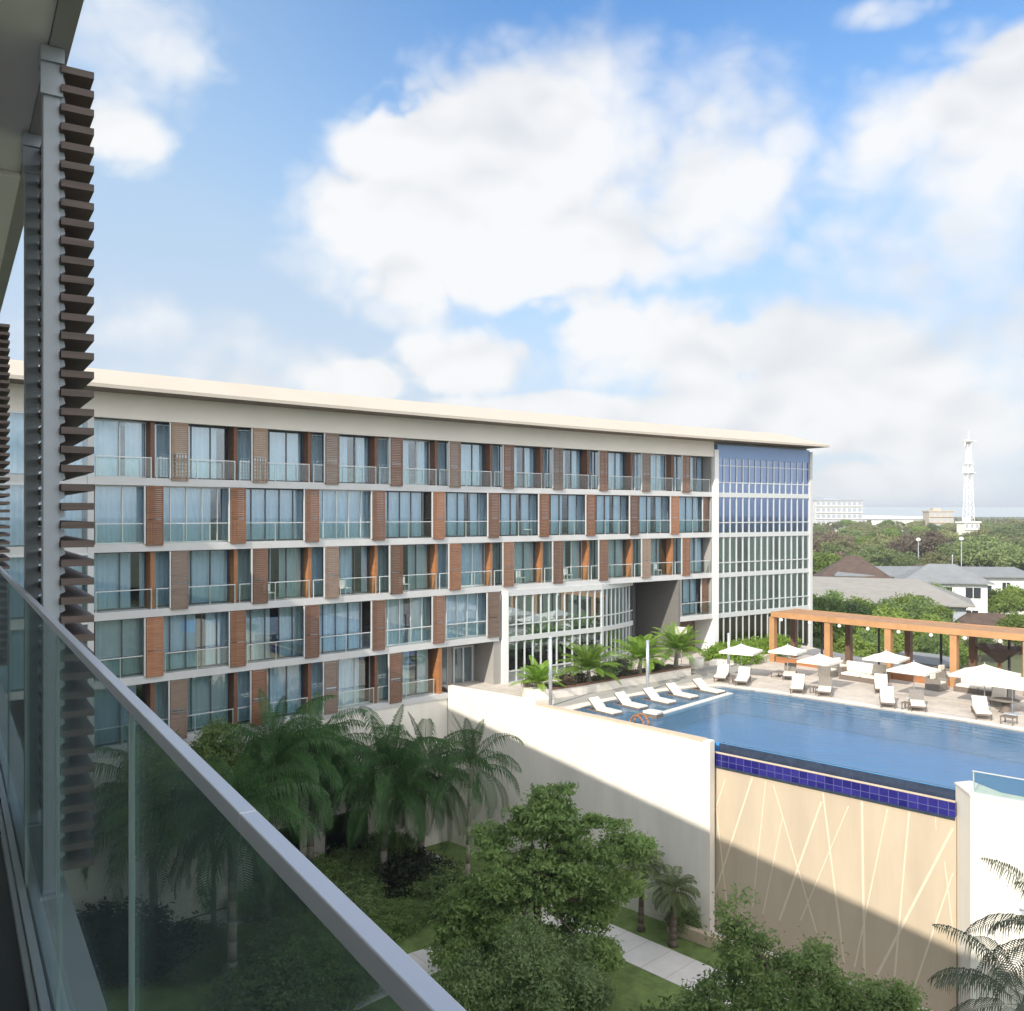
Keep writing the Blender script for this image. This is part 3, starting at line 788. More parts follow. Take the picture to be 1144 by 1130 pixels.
# pale coping along the pool edge
def strip(pts, w, z, key, name, h=.004, side=1):
    mb = MB(); L_, R_ = [], []
    for i, p in enumerate(pts):
        a = pts[max(0, i - 1)]; b = pts[min(len(pts) - 1, i + 1)]; t = (b - a).normalized(); nn = Vector((-t.y, t.x)) * side
        L_.append(p); R_.append(p + nn * w)
    for i in range(len(pts) - 1):
        q = [L_[i], L_[i + 1], R_[i + 1], R_[i]]
        a = (q[1] - q[0]).cross(q[3] - q[0])
        if a < 0: q = q[::-1]
        mb.hexa([(p.x, p.y, z - .12) for p in q] + [(p.x, p.y, z + h) for p in q])
    return mb.build(name, key)
struct(strip(curve_l + far_edge[1:], .75, DZ, 'coping', 'pool_coping'))
# greyer sheet laid on the deck in front of the planter
wk = [xy(618, 791, DZ), xy(700, 776, DZ), xy(775, 762, DZ), xy(840, 749, DZ), xy(838, 737, DZ), xy(775, 748, DZ), xy(700, 760, DZ), xy(620, 777, DZ)]
mb = MB(); mb.sheet([tuple(p) for p in wk], DZ + .005); struct(mb.build('grey_strip', 'deck_grey'))
# pool shell and water
mb = MB(); mb.sheet([tuple(p) for p in pool_poly], WZ - 1.25, 'pool_tile')
for i in range(len(pool_poly)):
    a, b = pool_poly[i], pool_poly[(i + 1) % len(pool_poly)]
    mb.quad([(a.x, a.y, WZ - 1.25), (b.x, b.y, WZ - 1.25), (b.x, b.y, WZ + .02), (a.x, a.y, WZ + .02)], 'pool_tile')
struct(mb.build('pool_floor', 'pool_tile'))
shelf = near_wall + curve_l + [xy(815, 774.5, WZ), xy(737, 797, WZ), xy(704, 812, WZ)]
mb = MB(); mb.prism([tuple(p) for p in shelf], WZ - 1.2, WZ - .32); struct(mb.build('pool_shelf', 'pool_shelf'))
mb = MB()
fe = far_edge
for q in range(4):
    off0, off1 = .45 * q, .45 * (q + 1); zt = WZ - .06 - .08 * q
    for i in range(len(fe) - 1):
        t = (fe[i + 1] - fe[i]).normalized(); nn = Vector((t.y, -t.x))
        if nn.y > 0: nn = -nn
        a, b = fe[i] + nn * off0, fe[i + 1] + nn * off0; c, d_ = fe[i + 1] + nn * off1, fe[i] + nn * off1
        pts = [d_, c, b, a]
        mb.hexa([(p.x, p.y, WZ - 1.2) for p in pts] + [(p.x, p.y, zt) for p in pts], 'pool_step')
        c2, d2 = fe[i + 1] + nn * (off1 - .17), fe[i] + nn * (off1 - .17)
        mb.quad([(d_.x, d_.y, zt + .004), (c.x, c.y, zt + .004), (c2.x, c2.y, zt + .004), (d2.x, d2.y, zt + .004)], 'navy_tile')
struct(mb.build('pool_steps', 'pool_step'))
mb = MB(); mb.sheet([tuple(p) for p in pool_poly], WZ); struct(mb.build('pool_water', 'water'))
# narrow kerb between shelf and deep water
ka, kb = xy(737, 797, WZ + .06), xy(816, 774, WZ + .06)
t = (kb - ka).normalized(); nn = Vector((-t.y, t.x)) * .2
mb = MB(); q = [ka - nn, kb - nn, kb + nn, ka + nn]
mb.hexa([(p.x, p.y, WZ - .18) for p in q] + [(p.x, p.y, WZ + .05) for p in q]); struct(mb.build('pool_kerb', 'coping'))

# ---- tall rendered wall on the left of the pool
wall = thing('pool_wall', 'tall plain white rendered wall left of the waterfall face, lit along its top', 'wall', (W1.x, W1.y, GZ))
mb = MB(); q = [W0, W1, W1 + IN * .4, W0 + IN * .4]
w1 = mb
w1.hexa([(p.x, p.y, GZ) for p in q] + [(p.x, p.y, -11.58) for p in q])
def part(mb, name, default, par, smooth=False, bevel=0):
    o = mb.build(name, default, None, smooth, bevel); o.parent = par
    o.matrix_parent_inverse = Matrix.Translation(-par.location); return o
part(w1, 'wall_face', 'white_wall', wall)
mb = MB(); a, b = W0, W0 + D1 * 7.4; q = [a, b, b + IN * .4, a + IN * .4]
mb.hexa([(p.x, p.y, -11.58) for p in q] + [(p.x, p.y, -11.28) for p in q]); part(mb, 'parapet', 'white_wall', wall)
mb = MB(); a, b = W0 + D1 * 7.41, W1 + D1 * .02; q = [a - IN * .03, b - IN * .03, b + IN * .5, a + IN * .5]
mb.hexa([(p.x, p.y, -11.58) for p in q] + [(p.x, p.y, -11.48) for p in q]); part(mb, 'coping', 'trim', wall)
mb = MB()
for (s, z0, z1) in ((6.2, -16, -14.2), (9.0, -17, -13.4), (11.2, -19, -13.4), (13.4, -20, -13.4), (15.6, -20.5, -13.4)):
    a = W0 + D1 * s; b = a + D1 * .025; q = [a - IN * .004, b - IN * .004, b, a]
    mb.hexa([(p.x, p.y, z0) for p in q] + [(p.x, p.y, z1) for p in q])
for (s, e, z) in ((4.5, 17.8, -13.39), (9, 17.8, -17.2)):
    a = W0 + D1 * s; b = W0 + D1 * e; q = [a - IN * .004, b - IN * .004, b, a]
    mb.hexa([(p.x, p.y, z) for p in q] + [(p.x, p.y, z + .025) for p in q])
part(mb, 'panel_joints', 'coping', wall)
mb = MB(); q = [W1 + D1 * .001, W1 + D1 * .42, W1 + D1 * .42 + IN * .5, W1 + IN * .5]
mb.hexa([(p.x, p.y, GZ) for p in q] + [(p.x, p.y, -11.52) for p in q]); part(mb, 'pilaster', 'cream', wall)

# ---- waterfall wall
fall = thing('waterfall_wall', 'sandstone waterfall wall with crossing pale lines and a blue tiled gutter under the pool edge', 'wall', (*(V0 + (V1 - V0) * .5), GZ))
A0 = V0 - VD * .25; A1 = V1 - VD * .12
def vbox(mb, a, b, o0, o1, z0, z1, key=None):
    q = [a + VN * o1, b + VN * o1, b + VN * o0, a + VN * o0]
    mb.hexa([(p.x, p.y, z0) for p in q] + [(p.x, p.y, z1) for p in q], key)
mb = MB(); vbox(mb, A0, A1, -.02, .42, GZ, -12.87); part(mb, 'stone_face', 'sandstone', fall)
mb = MB(); vbox(mb, A0 + VD * .3, A1, -.3, .03, -12.85, WZ - .004); part(mb, 'weir', 'navy_tile', fall)
mb = MB(); vbox(mb, A0 + VD * .1, A1 - VD * .02, .36, .46, -12.84, -12.22)
tb = part(mb, 'blue_tile_gutter', 'blue_tile', fall)
uvl = tb.data.uv_layers.new(name='uv')
for lp in tb.data.loops:
    c = tb.data.vertices[lp.vertex_index].co
    uvl.data[lp.index].uv = ((c.x - V0.x) * VD.x + (c.y - V0.y) * VD.y, c.z + 12.84 + .08)
mb = MB(); vbox(mb, A0 + VD * .1, A1 - VD * .02, .34, .49, -12.215, -12.17); part(mb, 'gutter_rim', 'trim', fall)
mb = MB(); vbox(mb, A0 + VD * .1, A1 - VD * .02, .42, .53, -12.94, -12.845); part(mb, 'gutter_base', 'navy_tile', fall)
mb = MB(); vbox(mb, A0 - VD * .02, A0 + VD * .09, .0, .52, -12.9, WZ - .03); part(mb, 'gutter_end', 'blue_tile', fall)
lines = [((150, 270), (75, 400), .09), ((105, 230), (155, 690), .07), ((240, 265), (95, 680), .13), ((285, 275), (240, 695), .09), ((310, 290), (455, 785), .09),
         ((340, 400), (275, 720), .08), ((470, 345), (330, 740), .14), ((475, 315), (545, 880), .12), ((560, 360), (400, 740), .08), ((605, 345), (613, 915), .15),
         ((690, 370), (580, 895), .09), ((762, 380), (710, 960), .11), ((935, 440), (640, 950), .17), ((880, 545), (930, 780), .08), ((935, 590), (760, 1020), .10), ((850, 395), (852, 440), .05)]
mb = MB(); zz = 0
def on_face(zx, zy, off):
    u, v = zx / 2.979 + 760, zy / 2.979 + 780
    D = Vector(((u - 572) / FOC, 1, (HORIZON - v) / FOC)); Q = V0 + VN * off
    k = (Q.x * VN.x + Q.y * VN.y) / (D.x * VN.x + D.y * VN.y)
    return D * k
for (a, b, w) in lines:
    zz += .0006
    w *= .72
    p, q = on_face(*a, .42), on_face(*b, .42)
    for e_ in (p, q):
        s_ = max(.08, min((A1 - A0).length - .12, (e_.x - A0.x) * VD.x + (e_.y - A0.y) * VD.y)); b_ = A0 + VD * s_ + VN * .42; e_.x, e_.y = b_.x, b_.y
    p.z = min(p.z, -12.95); q.z = max(q.z, GZ)
    h = Vector((VD.x, VD.y, 0)) * w / 2; n3_ = Vector((VN.x, VN.y, 0)) * (.010 + zz)
    mb.hexa([q - h + n3_, q + h + n3_, q + h, q - h, p - h + n3_, p + h + n3_, p + h, p - h])
part(mb, 'relief_lines', 'sand_line', fall)
# basin kerb at the foot of the fall
mb = MB()
a, b = A0 - VD * 1.6, A1 + VD * 1.5
vbox(mb, a, b, 1.7, 2.05, GZ, GZ + .62); vbox(mb, a, a + VD * .35, .45, 1.69, GZ, GZ + .62)
o = mb.build('basin_kerb', 'trim', bevel=.03); tag(o, 'low tan stone kerb round the dry basin at the foot of the waterfall wall', 'kerb')
mb = MB(); mb.sheet([tuple(p) for p in (a + VN * .45, b + VN * .45, b + VN * 1.7, a + VN * 1.7)], GZ + .12); struct(mb.build('basin_floor', 'coping'))

# ---- white wall to the right of the fall
rw = thing('garden_wall', 'bright white panelled wall right of the waterfall face, near the frame edge', 'wall', (R0.x, R0.y, GZ))
poly = [R0, R1, R1 + IN * .6, R0 + D1 * .9 + IN * 1.0, Vector((19.75, 38.5)), Vector((18.98, 38.3))]
mb = MB(); mb.prism([tuple(p) for p in poly], GZ, -11.55); part(mb, 'wall_face', 'white_wall', rw)
mb = MB(); mb.prism([tuple(p) for p in [R0 - IN * .03 - D1 * .03, R1 - IN * .03, R1 + IN * .62, R0 + D1 * .9 + IN * 1.02, Vector((19.75, 38.55)), Vector((18.94, 38.33))]], -11.548, -11.46); part(mb, 'coping', 'coping', rw)
mb = MB()
for s in (.75, 2.6, 5.0):
    a = R0 + D1 * s; b = a + D1 * .025; q = [a - IN * .004, b - IN * .004, b, a]
    mb.hexa([(p.x, p.y, -19.5) for p in q] + [(p.x, p.y, -12.3) for p in q])
for z in (-12.3, -15.2, -17.0):
    a = R0 + D1 * .78; b = R0 + D1 * 7; q = [a - IN * .005, b - IN * .005, b, a]
    mb.hexa([(p.x, p.y, z) for p in q] + [(p.x, p.y, z + .025) for p in q])
part(mb, 'panel_joints', 'coping', rw)
lp = R0 + D1 * 1.95 - IN * .12
mb = MB(); mb.box((lp.x, lp.y, -15.55), (.30, .26, .06), math.atan2(D1.y, D1.x)); mb.box((lp.x, lp.y, -15.72), (.14, .12, .26), math.atan2(D1.y, D1.x))
tag(mb.build('wall_lamp', 'steel'), 'small grey wall lamp on the bright white wall at the right edge', 'lamp')

t = thing('glass_screen', 'low clear glass screen on top of the bright white wall at the right edge', 'screen', (R0.x, R0.y, -11.46))
ga = math.atan2(D1.y, D1.x)
mb = MB(); c_ = D1 * 3.0 + IN * .3; mb.box((c_.x, c_.y, .44), (5.9, .025, .84), ga); mb.build('glass_pane', 'glass_bal', t)
mb = MB(); mb.box((c_.x, c_.y, .885), (6.0, .05, .04), ga); mb.build('top_rail', 'alu', t)
for s_ in (.04, 3.0, 5.96):
    mb = MB(); c_ = D1 * s_ + IN * .345; mb.box((c_.x, c_.y, .43), (.05, .05, .86), ga); mb.build('post', 'alu', t)

# ================================================================== planter, poles and plants by the pool
pl = [xy(614, 771, -11.1), xy(650, 766, -11.1), xy(700, 757.5, -11.1), xy(740, 751, -11.1), xy(772, 745.5, -11.1)]
pn = Vector((-.64, .77))
planter = thing('planter', 'long raised planter bed with a white end block between the pool and curved glazing', 'planter', (pl[0].x, pl[0].y, DZ))
poly = pl + [p + pn * 2.0 for p in pl[::-1]]
mb = MB()
for i in range(len(pl) - 1):
    a, b = pl[i], pl[i + 1]; q = [a, b, b + pn * .22, a + pn * .22]
    mb.hexa([(p.x, p.y, DZ) for p in q] + [(p.x, p.y, -11.12) for p in q])
part(mb, 'retaining_wall', 'coping', planter)
mb = MB()
for i in range(len(pl) - 1):
    a, b = pl[i] - pn * .05, pl[i + 1] - pn * .05; q = [a, b, b + pn * .32, a + pn * .32]
    mb.hexa([(p.x, p.y, -11.118) for p in q] + [(p.x, p.y, -11.02) for p in q])
part(mb, 'rim', 'pergola_dark', planter)
mb = MB(); mb.prism([tuple(p) for p in [p + pn * .23 for p in pl] + [p + pn * 2.1 for p in pl[::-1]]], DZ, -11.14); part(mb, 'soil', 'soil', planter)
mb = MB(); e0 = xy(587, 771, -11.05); e1 = pl[0] - pn * .02
dd = (e1 - e0).normalized(); en = Vector((-dd.y, dd.x))
q = [e0, e1 - dd * .06, e1 - dd * .06 + en * 1.5, e0 + en * 1.5]; mb.hexa([(p.x, p.y, DZ - .1) for p in q] + [(p.x, p.y, -11.05) for p in q]); part(mb, 'end_block', 'white_wall', planter)

def add_pole(u, v, ztop, label, r=.115):
    p = ground_pt(u, v, DZ)
    t = thing('lamp_pole', label, 'pole', p, 0, 'silver poles on the pool deck')
    h = ztop - DZ
    mb = MB(); mb.tube((0, 0, .0), (0, 0, h), r, r * .9, 12); mb.build('shaft', 'steel_pole', t, True)
    mb = MB(); mb.lathe((0, 0, h), [(r * 1.05, 0), (r * 1.05, .05), (r * .5, .09)], 12); mb.build('cap', 'steel', t)
    mb = MB(); mb.lathe((0, 0, 0), [(r * 1.8, 0), (r * 1.8, .03), (r * 1.1, .07)], 12); mb.build('base', 'steel', t)
add_pole(615, 789, -7.55, 'tall silver pole at the white end block of the planter, nearest the tall white wall')
add_pole(723.5, 772, -8.45, 'silver pole standing behind the in-water loungers, middle of the three')
add_pole(814, 746, -9.15, 'silver pole by the grass bank, beside the leftmost parasol')

def frond(mb, base, az_, el_, L_, curve, nl, ll, width, vee=.35, sag=.6, tw=0.0):
    """one feather leaf: arched rib with narrow leaflets on both sides"""
    p = Vector(base); d = Vector((math.cos(az_) * math.cos(el_), math.sin(az_) * math.cos(el_), math.sin(el_)))
    side = Vector((-math.sin(az_ + tw), math.cos(az_ + tw), 0)); n = nl; st = L_ / n; e = el_
    prev = p.copy()
    for i in range(n + 1):
        t = i / n
        e = el_ - curve * t ** 1.3
        d = Vector((math.cos(az_) * math.cos(e), math.sin(az_) * math.cos(e), math.sin(e)))
        q = prev + d * st
        if i % 4 == 0 and i + 4 <= n:
            pass
        r = .022 * L_ / 3.5 * (1 - .8 * t)
        up = side.cross(d) if side.cross(d).z > 0 else d.cross(side)
        b = len(mb.v)
        mb.v += [tuple(prev - side * r), tuple(prev + side * r), tuple(q + side * r * .9), tuple(q - side * r * .9)]
        mb.f.append((b, b + 1, b + 2, b + 3)); mb.mi.append(0)
        if t > .10:
            l = ll * (math.sin(PI * min(1, .12 + .86 * t)) ** .7) * rnd.uniform(.85, 1.1)
            for sg in (-1, 1):
                dirv = (side * sg * .86 + d * .55 + up * vee * .6).normalized()
                m1 = q + dirv * l * .5
                tip = q + dirv * l * .82 + Vector((0, 0, -sag * l * rnd.uniform(.5, 1.2)))
                wv = d * width * .5
                b = len(mb.v)
                mb.v += [tuple(q - wv * .5), tuple(q + wv * .5), tuple(m1 + wv), tuple(m1 - wv), tuple(tip)]
                mb.f.append((b, b + 1, b + 2, b + 3)); mb.mi.append(0)
                mb.f.append((b + 3, b + 2, b + 4)); mb.mi.append(0)
        prev = q

def palm_crown(seed, nf, L_, el0, el1, curve, nl, ll, width, sag=.6, young=0):
    global rnd
    keep = rnd; rnd = random.Random(seed); mb = MB()
    for i in range(nf):
        t = i / max(1, nf - 1)
        a = i * 2.39996 + rnd.uniform(-.2, .2)
        e = math.radians(el1 + (el0 - el1) * t + rnd.uniform(-7, 7))
        frond(mb, (0.08 * math.cos(a), .08 * math.sin(a), .1 * t), a, e, L_ * rnd.uniform(.85, 1.08), curve * rnd.uniform(.8, 1.15), nl, ll, width, sag=sag)
    for i in range(young):
        a = rnd.uniform(0, 6.28); frond(mb, (0, 0, .1), a, math.radians(rnd.uniform(72, 86)), L_ * .8, .35, nl, ll * .7, width, sag=.2)
    rnd = keep
    return mb

def palm(loc, H, lean, crown_me, key, label, r=.16, name='palm_tree', rz=0, cat='palm', shaft=False):
    t = thing(name, label, cat, loc)
    pts = []; radii = []
    for i in range(9):
        q = i / 8; pts.append(Vector((lean[0] * q * q, lean[1] * q * q, H * q))); radii.append(r * (1.25 - .35 * q) if i else r * 1.7)
    mb = MB(); mb.path(pts, radii, 10); mb.build('trunk', key, t, True)
    o = bpy.data.objects.new('crown', crown_me); COL.objects.link(o); o.parent = t; o.location = pts[-1]; o.rotation_euler = (0, 0, rz)
    if shaft:
        mb = MB(); mb.tube(pts[-1] - Vector((0, 0, .9)), pts[-1] + Vector((0, 0, .15)), r * 1.0, r * .55, 10); mb.build('crownshaft', 'frond', t, True)
    return t

cyc = palm_crown(3, 30, 1.8, 82, 18, .9, 38, .5, .048, .3).mesh('cycad_crown', 'frond_bright')
cyc2 = palm_crown(5, 36, 2.4, 80, 8, .95, 44, .62, .05, .32).mesh('cycad_crown_wide', 'frond_bright')
def bed_pt(u, z=-11.14, back=.9):
    # point on the planter bed for a horizontal photo position
    for i in range(len(pl) - 1):
        a, b = pl[i] + pn * back, pl[i + 1] + pn * back
        ua, ub = 572 + FOC * a.x / a.y, 572 + FOC * b.x / b.y
        if ua <= u <= ub or i == len(pl) - 2:
            q = a.lerp(b, (u - ua) / (ub - ua)); return Vector((q.x, q.y, z))
    return Vector((*pl[0], z))
q0 = pl[0] + pn * .9
palm(Vector((q0.x - .1, q0.y, -11.14)), .25, (0, 0), cyc, 'palm_trunk', 'smallest bright green cycad, at the white end of the planter bed', r=.14, name='cycad', cat='plant')
palm(bed_pt(657), .7, (0, 0), cyc2, 'palm_trunk', 'wide bright green cycad in the planter before the curved glazing', r=.15, name='cycad', rz=1, cat='plant')
palm(bed_pt(714), .8, (.1, 0), cyc2, 'palm_trunk', 'bright cycad in the planter in front of the dark tall recess', r=.15, name='cycad', rz=2.2, cat='plant')
palm(bed_pt(755, back=.8), 1.1, (.1, 0), cyc2, 'palm_trunk', 'tallest bright cycad at the right end of the planter bed', r=.15, name='cycad', rz=4, cat='plant')

# ---- foliage masses
def crown(seed, lobes, nclump, nleaf, leaf, spread, flat=.6):
    """leaf clumps spread over overlapping lobes; lobes: (x,y,z,rx,ry,rz)"""
    g = random.Random(seed); mb = MB()
    wts = [l[3] * l[4] + l[3] * l[5] for l in lobes]
    for _ in range(nclump):
        l = g.choices(lobes, wts)[0]
        th = g.uniform(0, 2 * PI); cz = g.uniform(-.75, 1); sr = math.sqrt(max(0, 1 - cz * cz)); rr = g.uniform(.55, 1.02)
        c = Vector((l[0] + l[3] * rr * sr * math.cos(th), l[1] + l[4] * rr * sr * math.sin(th), l[2] + l[5] * rr * cz))
        out = Vector((sr * math.cos(th), sr * math.sin(th), cz * .8 + .4)).normalized()
        sp = spread * g.uniform(.6, 1.3)
        for _k in range(nleaf):
            o = Vector((g.gauss(0, 1), g.gauss(0, 1), g.gauss(0, flat))) * sp * .55
            nrm = (out * .6 + Vector((g.gauss(0, .6), g.gauss(0, .6), g.gauss(0, .6)))).normalized()
            u = nrm.orthogonal().normalized(); u = Matrix.Rotation(g.uniform(0, 6.28), 3, nrm) @ u; w = nrm.cross(u)
            s = leaf * g.uniform(.6, 1.3); p = c + o; b = len(mb.v)
            mb.v += [tuple(p - u * s), tuple(p + w * s * .42 + nrm * s * .12), tuple(p + u * s), tuple(p - w * s * .42 + nrm * s * .12)]
            mb.f.append((b, b + 1, b + 2, b + 3)); mb.mi.append(0)
    return mb
def broad_tree(loc, H, lobes, crown_me, label, r=.18, name='garden_tree', group=None, cat='tree', limb='trunk', scale=None, rz=0):
    t = thing(name, label, cat, loc, rz, group)
    mb = MB(); top = Vector((lobes[0][0] * .3, lobes[0][1] * .3, H * .45))
    mb.path([Vector((0, 0, -.1)), Vector((.04, .02, H * .2)), top], [r * 1.4, r, r * .8], 8)
    for l in lobes:
        e = Vector((l[0], l[1], l[2] + l[5] * .2)); m_ = top.lerp(e, .5) + Vector((0, 0, .12 * H * rnd.random() - .05 * H))
        mb.path([top * .95, m_, e], [r * .55, r * .32, r * .1], 6)
    mb.build('trunk', limb, t, True)
    o = bpy.data.objects.new('crown', crown_me); COL.objects.link(o); o.parent = t
    if scale: t.scale = (scale,) * 3
    return t
def shrub(loc, me, label, rz=0, sc=(1, 1, 1), name='shrub', group=None):
    t = thing(name, label, 'shrub', loc, rz, group); t.scale = sc
    o = bpy.data.objects.new('foliage', me); COL.objects.link(o); o.parent = t
    mb = MB()
    for i in range(4):
        a = i * 1.57 + .4; mb.tube((.05 * math.cos(a), .05 * math.sin(a), 0), (.35 * math.cos(a), .35 * math.sin(a), .7), .03, .012, 5)
    mb.build('stems', 'trunk', t)
    return t
sh_me = {k: crown(40 + i, [(0, 0, .55, .75, .75, .5), (.4, .2, .45, .5, .5, .4), (-.4, -.1, .5, .5, .5, .45)], 90, 32, .06, .28).mesh('shrub_foliage', k)
         for i, k in enumerate(('leaf_mid', 'leaf_dark', 'leaf_bright', 'frond_grey'))}
sh_me['far_brown'] = crown(49, [(0, 0, .4, .8, .8, .4)], 70, 30, .06, .25).mesh('shrub_foliage', 'far_brown')
for (u, kx, lab, sc) in ((634, 'far_brown', 'low brown dried shrub in the planter right of the smallest cycad', .9), (644, 'leaf_dark', 'dark green shrub in the planter under the wide cycad', .8),
                         (676, 'leaf_mid', 'mid green shrub in the planter right of the wide cycad', 1.1), (694, 'frond_grey', 'grey green shrub in the middle of the planter bed', 1.1),
                         (730, 'leaf_dark', 'dark shrub in the planter between the two right cycads', .8)):
    shrub(bed_pt(u, back=.8), sh_me[kx], lab, u, (sc, sc, sc))
shrub(Vector((q0.x - .5, q0.y + .3, -11.1)), sh_me['far_brown'], 'brown dried shrub on the white end block of the planter', 1, (.8, .8, .7))
# clipped grass bank with pale kerb in front of the end glazing
bank = [xy(792, 741, -11.5), xy(836, 740, -11.5), xy(862, 733, -11.5), Vector(F(57, .9)), Vector(F(50, .9))]
mb = MB(); mb.prism([tuple(p) for p in bank], DZ, -11.35); b_o = mb.build('bank_kerb', 'white_wall'); tag(b_o, 'low white kerb holding the clipped green bank below the glazed end bay', 'kerb')
hg = MB()
g = random.Random(11)
cx = sum(p.x for p in bank) / 5; cy = sum(p.y for p in bank) / 5
lob = []
for i in range(9):
    a, b = g.random(), g.random()
    p = bank[0].lerp(bank[1], a).lerp(bank[4].lerp(bank[3], a), .12 + .76 * b)
    lob.append((p.x - cx, p.y - cy, .05, 1.5, 1.5, .75))
o = crown(12, lob, 700, 60, .11, .45, .4).build('clipped_bank', 'leaf_bright', loc=(cx, cy, -11.35)); tag(o, 'bright green clipped hedge bank below the glazed end bay', 'hedge')

# ================================================================== deck furniture
def lounger_parts(t, bare):
    L_, Wd = 2.0, .78
    mb = MB()
    for y in (-Wd / 2 + .03, Wd / 2 - .03): mb.box((L_ / 2 - .05, y, .27), (L_, .06, .07))
    for x in (.0, .65, 1.3, L_ - .08): mb.box((x, 0, .27), (.06, Wd - .12, .05))
    mb.build('frame', 'wicker', t)
    for x in (.08, L_ - .2):
        for y in (-Wd / 2 + .05, Wd / 2 - .05):
            m2 = MB(); m2.tube((x, y, 0), (x, y, .25), .028, .032, 8); m2.build('leg', 'wicker', t)
    m2 = MB(); m2.box((.66, 0, .36), (1.3, Wd - .06, .11)); m2.build('seat_cushion', 'cushion', t, bevel=.03)
    a = math.radians(38)
    c = Vector((1.32 + .38 * math.cos(a), 0, .34 + .38 * math.sin(a)))
    m2 = MB(); m2.box(c, (.78, Wd - .04, .05), 0, None, -a); m2.build('backrest', 'wicker_grey' if bare else 'wicker', t)
    if not bare:
        nrm = Vector((-math.sin(a), 0, math.cos(a))); m2 = MB(); m2.box(c + nrm * .075, (.78, Wd - .06, .09), 0, None, -a); m2.build('back_cushion', 'cushion', t, bevel=.03)
HEAD = math.atan2(.94, .36)
proto = {}
def lounger(u, v, bare, label, rz=HEAD, z=DZ, sc=1.12):
    loc = ground_pt(u, v, z)
    if bare in proto: return dup(proto[bare], loc, rz, label, None, sc)
    t = thing('sun_lounger', label, 'sun lounger', loc, rz, 'sun loungers by the pool'); t.scale = (sc,) * 3
    lounger_parts(t, bare); proto[bare] = t; return t
lounger(804, 763, False, 'cream sun lounger beside the silver pole at the grass bank, leftmost on the deck')
lounger(828, 767, False, 'cream cushioned sun lounger second from the left, beside the pool corner')
lounger(881, 761, True, 'sun lounger with bare grey backrest under the pair of parasols at left')
lounger(890, 776, False, 'cream sun lounger close to the pool steps, left of a bare backed lounger')
lounger(921, 779, True, 'sun lounger with bare grey backrest at the pool steps before the left daybed')
lounger(985, 776, False, 'cream sun lounger standing behind another one in the middle of the deck')
lounger(992, 792, False, 'cream sun lounger at the pool edge in the middle of the deck')
lounger(1026, 796, True, 'sun lounger with bare grey backrest at the pool edge in the middle of the deck')
lounger(1099, 805, False, 'cream sun lounger at the pool edge before the round table at right')
lounger(1114, 790, False, 'cream lounger beyond the round table, under the large right parasols', rz=HEAD - .2)
FOOT = math.atan2(.78, -.62)
for (u, v, lab) in ((690, 799, 'white lounger standing in the shallow water nearest the tall white wall'), (719, 792.5, 'white in-water lounger second from the tall white wall'),
                    (751, 787, 'white in-water lounger in the middle of the row of five'), (776, 781, 'white in-water lounger fourth from the tall white wall'),
                    (806, 775.5, 'white in-water lounger farthest from the tall white wall, at the kerb end')):
    t = dup(proto[False], ground_pt(u, v, WZ - .0), FOOT, lab, 'loungers standing in the shallow pool shelf', 1.1)
    t.location.z = WZ - .26
# white platform and wooden hand loop at the shelf edge
p = ground_pt(729.5, 801, WZ)
t = thing('float_cushion', 'square white cushion on a dark base at the inner end of the pool kerb', 'cushion', p, math.atan2(D1.y, D1.x))
mb = MB(); mb.box((0, 0, .10), (.95, .75, .20)); mb.build('base', 'wicker', t); mb = MB(); mb.box((0, 0, .28), (.95, .75, .16)); mb.build('pad', 'cushion', t, bevel=.04)
p = ground_pt(714, 810, WZ)
t = thing('hand_rail_loop', 'pair of curved orange timber hand loops at the near pool edge', 'handrail', p, math.atan2(D1.y, D1.x))
for y in (-.25, .25):
    mb = MB(); pts = [Vector((-.5 + 1.0 * i / 10, y, .02 + .55 * math.sin(PI * i / 10) ** .6)) for i in range(11)]
    mb.path(pts, [.055] * 11, 8); mb.build('rail', 'timber', t, True)

def parasol(u, v_rim, z_rim, half, label, rz, tilt=0):
    y = -z_rim * FOC / (v_rim - HORIZON); c = at_depth(u, y, DZ)
    t = thing('parasol', label, 'parasol', c, rz, 'square parasols on the pool deck')
    h = z_rim - DZ; r = half
    mb = MB(); n = 6
    apex = Vector((0, 0, h + .30 * half + .12))
    cor = [Vector((sx * r, sy * r, h)) for sx, sy in ((-1, -1), (1, -1), (1, 1), (-1, 1))]
    for i in range(4):
        a, b = cor[i], cor[(i + 1) % 4]
        for q in range(n):
            for w in range(n):
                f0, f1, g0, g1 = q / n, (q + 1) / n, w / n, (w + 1) / n
                def pt(f_, g_):
                    e = a.lerp(b, f_); s_ = e.lerp(apex, g_)
                    s_.z -= .10 * math.sin(PI * f_) * (1 - g_) * .6 + .05 * math.sin(PI * g_); return s_
                mb.quad([pt(f0, g0), pt(f1, g0), pt(f1, g1), pt(f0, g1)])
        e0, e1 = a, b
        mb.quad([a, Vector((a.x, a.y, a.z - .14)), Vector((b.x, b.y, b.z - .14)), b])
    mb.build('canopy', 'canvas', t)
    mb = MB(); mb.tube((0, 0, .05), (0, 0, h + .3 * half + .22), .03, .03, 8); mb.build('pole', 'steel_pole', t, True)
    mb = MB(); mb.box((0, 0, .04), (.7, .7, .08)); mb.build('base', 'steel', t)
    mb = MB()
    for q in cor: mb.tube(apex - Vector((0, 0, .08)), q + Vector((0, 0, -.02)), .014, .010, 5)
    mb.build('ribs', 'steel_pole', t)
rzp = math.atan2(fd.y, fd.x)
